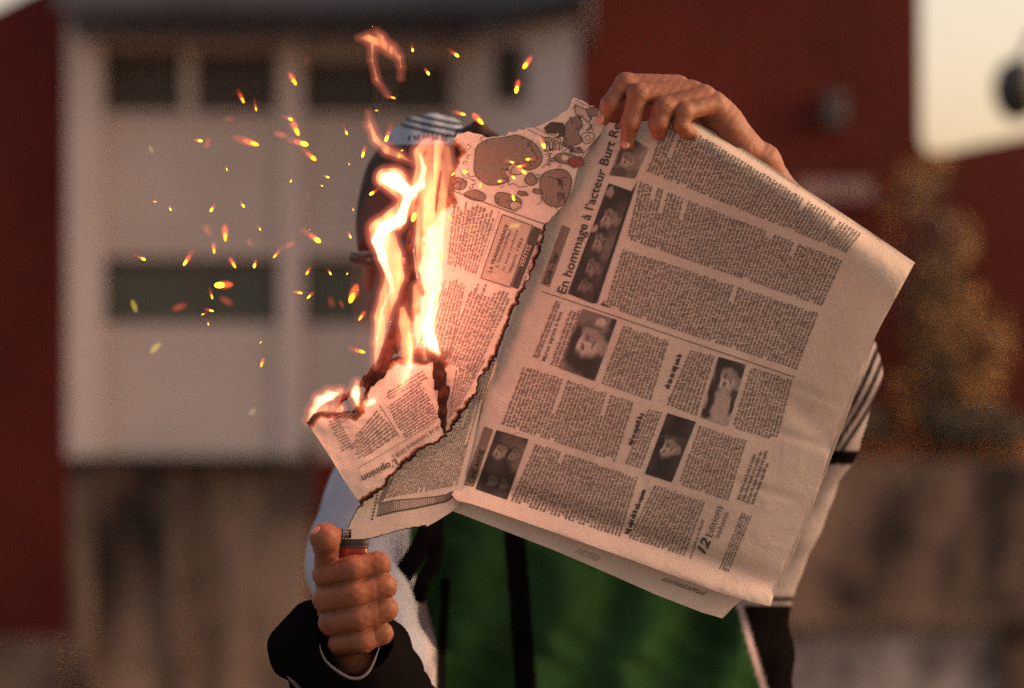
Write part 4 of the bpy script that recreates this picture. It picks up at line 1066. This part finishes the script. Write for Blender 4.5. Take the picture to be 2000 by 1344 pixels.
def rim(c, r, x0, x1, n=20):
    vs = []
    for xx in (x0, x1):
        for i in range(n):
            rr = r * (1 if i % 2 else .9); a = 2 * math.pi * i / n
            vs.append(PD(xx, c[0] + rr * math.sin(a), c[1] + rr * math.cos(a)))
    b.add(vs, [(i, (i + 1) % n, n + (i + 1) % n, n + i) for i in range(n)] + [list(range(n)), list(range(n, 2 * n))[::-1]])
rim((1040, -46), 12, 671, 681, 26); b.build('spark_wheel', M_steel, lt)
b = MB(); rim((1042, -46), 9, 664, 670, 16); rim((1042, -46), 9, 682, 686, 16); b.build('wheel_cheek', M_dark, lt)
b = MB(); b.box(Vector(PD(662, 1053, -30)), Vector(PD(700, 1034, -22)) if False else Vector(PD(668, 1044, -20))); b.build('flame_hood', M_dark, lt)

# ------------------------------------------------------------ fire
def fire(name, label, cat, tongues, cores, parent=None, glow=True, bulk=1.0, loc=None, h=2.0, kk=5):
    pts = np.array([p for t in tongues for p in t]); c = pts.mean(0)
    r = empty(name, PD(*(loc or c[:3]))); tag(r, label, cat, 'flames on the burning newspaper')
    def mk(T_, grow, nm, m, k, hh, wob=1.0):
        def f(X_, Y_, Z_):
            d = None
            for t in T_:
                g = chain(X_, Y_, Z_, [(p[0], p[1], p[2], p[3] + grow) for p in t], 5, 1.25)
                d = g if d is None else smin(d, g, k)
            return d + wob * (1.3 * np.sin(X_ / 11 + Y_ / 37) * np.sin(Y_ / 23 + Z_ / 9))
        A = np.array([p for t in T_ for p in t]); lo_ = A[:, :3].min(0) - A[:, 3].max() - grow - 8; hi_ = A[:, :3].max(0) + A[:, 3].max() + grow + 8
        return sdf_obj(nm, f, lo_, hi_, hh, m, r)[0]
    mk(tongues, 0, 'flame_body', M_fl, kk, h)
    if cores: mk(cores, 0, 'flame_core', M_flcore, 8, h, .5)
    for gg in ((2.5, 6, 10) if glow else (1.5,)): mk(tongues, gg, 'flame_glow', M_flglow, 10, h * 1.6)
    return r
D = -74
big = [
    [(858, 696, D, 3), (842, 672, D, 14), (834, 640, D, 15), (840, 600, D - 4, 16), (846, 560, D - 6, 17), (836, 520, D - 8, 21), (830, 470, D - 8, 20), (832, 420, D - 8, 18), (836, 370, D - 6, 16), (846, 320, D - 4, 17), (850, 290, D - 2, 15), (856, 284, D, 12)],
    [(733, 714, D, 3), (738, 670, D, 9), (746, 620, D, 14), (760, 578, D - 4, 17), (770, 540, D - 8, 18), (762, 500, D - 8, 22), (748, 466, D - 8, 24), (745, 445, D - 8, 18)],
    [(735, 446, D - 8, 14), (770, 430, D - 12, 20), (792, 405, D - 14, 16), (796, 380, D - 14, 18), (770, 352, D - 12, 24), (752, 348, D - 10, 18)],
    [(796, 380, D - 14, 17), (820, 362, D - 12, 16), (826, 325, D - 10, 12), (816, 298, D - 8, 9), (834, 276, D - 6, 9)],
    [(770, 780, D, 2), (790, 745, D - 4, 9), (797, 710, D - 6, 11), (796, 670, D - 6, 13), (790, 630, D - 4, 11), (786, 604, D, 6)],
    [(830, 700, D, 5), (818, 660, D, 8), (815, 600, D + 4, 8), (812, 560, D + 6, 5)],
    [(850, 560, D, 8), (856, 500, D, 9), (858, 440, D, 9), (866, 380, D, 9), (874, 330, D, 10), (872, 290, D, 7)],
]
bigc = [
    [(858, 690, D, 4), (843, 668, D, 11), (834, 640, D, 10), (840, 604, D, 6), (848, 570, D, 5)],
    [(768, 570, D - 8, 3), (760, 540, D - 8, 6), (748, 505, D - 8, 9), (738, 470, D - 8, 12), (750, 446, D - 8, 13), (782, 428, D - 12, 12), (792, 400, D - 14, 9), (800, 378, D - 14, 11), (770, 352, D - 14, 16), (756, 349, D - 12, 13)],
    [(800, 378, D - 14, 9), (822, 362, D - 12, 8), (828, 330, D - 10, 5), (820, 300, D - 10, 3)],
    [(852, 692, D - 8, 2), (840, 655, D - 10, 3), (852, 600, D - 12, 3), (861, 545, D - 12, 2.6), (862, 480, D - 12, 2.4), (857, 420, D - 10, 2)],
    [(829, 690, D - 8, 2), (827, 640, D - 8, 2.6), (825, 590, D - 10, 2.4), (815, 540, D - 14, 2.4), (808, 490, D - 14, 2.2), (812, 440, D - 12, 1.6)],
    [(733, 710, D, 1.5), (736, 660, D - 4, 2.2), (746, 605, D - 6, 2.4), (764, 566, D - 10, 2)],
    [(783, 758, D - 4, 2), (800, 716, D - 6, 3.5), (802, 680, D - 6, 3.5), (798, 650, D - 6, 2.5)],
]
FIRE = fire('tall_flame', 'tall white hot flame rising from the torn page past the cap', 'flame', big, bigc)
fire('edge_flame', 'low bright flame licking the upper left corner of the lower scrap', 'flame',
     [[(599, 823, -76, 3), (610, 803, -76, 7), (624, 783, -76, 11), (644, 772, -76, 11), (664, 764, -76, 7)], [(625, 800, -74, 7), (665, 798, -74, 8)]],
     [[(602, 819, -76, 2.5), (613, 802, -76, 4.5), (627, 782, -76, 8), (645, 773, -76, 8), (660, 768, -76, 4)]])
fire('drop_flame', 'small drop shaped flame at the charred strip', 'flame', [[(697, 748, -74, 5), (694, 768, -74, 10), (698, 790, -74, 6)]], [[(696, 758, -74, 6), (694, 770, -74, 8), (698, 788, -74, 4)]])
fire('scrap_flame', 'tiny pointed flame beside the drop shaped one, on the printed scrap', 'flame', [[(716, 788, -72, 7), (728, 784, -72, 7), (738, 776, -72, 2)]], [[(720, 788, -72, 5), (729, 784, -72, 5)]])
fire('curling_wisp', 'thin curling salmon wisp of flame before the striped cap', 'flame', [[(719, 220, D, 1), (722, 245, D, 4), (734, 273, D, 6), (755, 292, D, 6.5), (780, 304, D, 6), (804, 316, D, 2)]], None, False, h=1.4, kk=3)
fire('loose_flame', 'loose flickering flame floating above the cap', 'flame', [[(700, 74, D, 1), (718, 74, D, 5), (740, 82, D, 8), (764, 98, D, 7), (779, 112, D, 3), (783, 130, D, 1.5), (782, 152, D, .6)], [(736, 62, D, 1.5), (744, 74, D, 6), (758, 90, D, 5)], [(728, 86, D, 3), (727, 118, D, 1.5), (736, 155, D, 1.2), (756, 184, D, .6)]], None, False, h=1.2, kk=2.5)
hz = MB(); hz.ell(PD(822, 560, -50), (.060, .022, .125), None, 32, 20); hz.build('flame_halo', M_flhaze, FIRE, True)
def firelight(px, py, d, w, r=.006, c=(1, .28, .19)):
    w *= .42
    l = bpy.data.objects.new('fire_light', bpy.data.lights.new('fire_light', 'POINT')); col.objects.link(l)
    l.location = PD(px, py, d); l.data.energy = w; l.data.shadow_soft_size = r; l.data.color = c
for (fx, fy, fw) in ((770, 352, .14), (796, 395, .12), (750, 448, .14), (760, 530, .10), (837, 645, .05), (797, 690, .08), (742, 650, .08)):
    firelight(fx, fy, -135, fw)
for (fx, fy, fw) in ((800, 400, .3), (850, 600, .55)):
    firelight(fx, fy, -240, fw, .02)
firelight(640, 775, -86, .12, .003)

# ------------------------------------------------------------ sparks
spk = """575 160 11 60 1;474 196 10 65 1;500 213 6 80 1;568 233 8 20 1;580 257 13 65 1;594 281 13 15 1;612 309 10 40 1;677 260 8 65 1;391 275 9 8 1;497 281 13 18 1;443 331 4 80 1;640 346 5 20 1;
568 354 4 -60 1;629 363 4 35 1;602 383 7 85 0;303 394 5 10 1;333 409 5 65 1;413 410 7 -60 1;475 402 7 55 1;440 463 14 88 1;405 450 13 60 0;508 448 5 55 1;488 474 10 60 0;362 513 14 -58 1;418 490 9 85 1;457 518 12 60 1;
280 506 7 25 1;497 519 7 -75 1;537 500 8 -50 1;566 478 13 -25 0;620 469 11 35 1;600 533 8 -60 1;645 534 6 60 1;678 535 4 -50 1;429 557 15 -3 1;414 580 9 75 1;442 588 14 30 0;586 572 10 10 1;603 580 8 -45 1;687 582 18 -68 1;
704 621 9 -55 1;667 594 10 65 0;647 590 11 75 0;707 687 9 15 1;509 669 4 -50 1;511 712 8 -72 1;407 633 4 80 1;413 607 7 15 1;396 614 4 -20 1;303 680 15 -45 2;493 805 10 -50 2;262 598 15 70 2;350 600 15 -20 0;
1026 128 14 -55 1;1009 175 14 -78 1;892 108 8 35 1;806 98 7 80 1;836 143 8 55 1;768 191 9 15 1;735 216 5 0 1;938 237 14 45 1;904 223 9 15 1;755 271 9 -70 1;709 302 10 -75 1;682 321 4 60 1;785 294 4 -20 1;780 305 7 -5 1;
835 398 15 68 1;808 424 14 -75 1;880 427 8 60 1;917 448 9 -12 2;1005 441 13 -8 2;1062 285 11 65 1;1000 317 8 15 1;1015 325 8 -10 1;1031 311 7 -5 1;1023 336 9 35 1;938 363 8 -80 1;885 340 8 -45 1;908 336 10 10 1;1003 387 8 75 1;
726 378 7 -35 1;684 462 7 65 1;690 410 4 70 1;1003 347 6 40 1;976 354 6 -5 1;858 437 9 -60 1;905 520 8 60 0;862 500 6 30 1;940 645 8 80 0;1087 293 9 80 0;405 280 12 -70 0;295 292 9 60 2;448 232 10 0 0;548 263 16 15 0;600 118 7 -40 0"""
SP = []
for t in spk.replace('\n', '').split(';'):
    SP.append([float(a) for a in t.split()])
def region(px, py):
    if px > 960 and py < 200: return 'beside the small corner window'
    if py < 240 and px > 700: return 'above the striped cap'
    if px >= 1050: return 'on the cartoon edge near the fold'
    if px >= 870 and py < 415: return 'over the cartoon drawing'
    if px >= 850: return 'over the printed columns of the torn page'
    if px >= 690 and py < 480: return 'around the dark cap'
    if px >= 640: return 'beside the sunglasses and jaw'
    if py < 225: return 'among the upper windows'
    if py < 330: return 'just below the upper windows'
    if py < 430: return 'on the middle of the pale wall'
    if py < 505: return 'just above the lower windows'
    if py < 640: return 'across the lower windows'
    return 'on the pale wall below the windows'
ordn = ['leftmost', 'second from left', 'third from left', 'fourth from left', 'fifth from left', 'sixth from left', 'seventh from left', 'eighth from left', 'ninth from left', 'tenth from left', 'eleventh from left', 'twelfth from left', 'thirteenth from left', 'fourteenth from left', 'fifteenth from left', 'sixteenth from left', 'seventeenth from left', 'eighteenth from left']
reg = {}
for s in SP: reg.setdefault(region(s[0], s[1]), []).append(s)
srnd = random.Random(3)
for rg, L in reg.items():
    L.sort(key=lambda s: s[0])
    for i, (px, py, ln, ang, kd) in enumerate(L):
        d = D - srnd.uniform(0, 30) if px > 840 else D + srnd.uniform(-60, 60)
        if kd != 1: d -= srnd.uniform(350, 800)
        ln *= srnd.uniform(.85, 1.3) if kd == 1 else 1.0
        c = Vector(PD(px, py, d)); a = R(-ang); rot = Euler((0, -a, 0)).to_matrix()
        L2 = ln / 2300
        size = 'large' if ln >= 12 else ('small' if ln <= 6 else 'medium')
        cn = {1: 'yellow', 0: 'faint red', 2: 'pale olive yellow'}[int(kd)]
        pos = ordn[i] if i < len(L) - 1 or len(L) == 1 else 'rightmost'
        if len(L) == 1: pos = 'only one'
        r = empty('spark', c); tag(r, f'{size} {cn} spark, {pos} {rg}', 'spark', 'sparks flying off the burning newspaper')
        if kd == 1:
            asp = srnd.uniform(.6, 1.1); m = MB(); m.ell(c, (L2 * .56, L2 * .26 * asp, L2 * .30 * asp), rot, 12, 8); m.build('ember', (M_spark, M_spark, M_spark2)[srnd.randrange(3)], r, True)
            td = rot @ Vector((1, 0, 0)); td = -td if srnd.random() < .5 else td
            if td.z < 0: td = -td
            m = MB(); m.ell(c + td * L2 * .55, (L2 * .95, L2 * .40, L2 * .36), rot, 14, 8); m.build('ember_glow', M_sparkglow, r, True)
            tl = srnd.uniform(.9, 1.9); m = MB(); m.ell(c + td * L2 * tl * .6, (L2 * tl, L2 * .62, L2 * .55), rot, 14, 8); m.build('ember_trail', M_sparkdim2, r, True)
        else:
            m = MB(); m.ell(c, (L2 * .9, L2 * .4, L2 * .36), rot, 14, 8); m.build('ember_glow', M_sparkdim if kd == 0 else M_sparkolive, r, True)
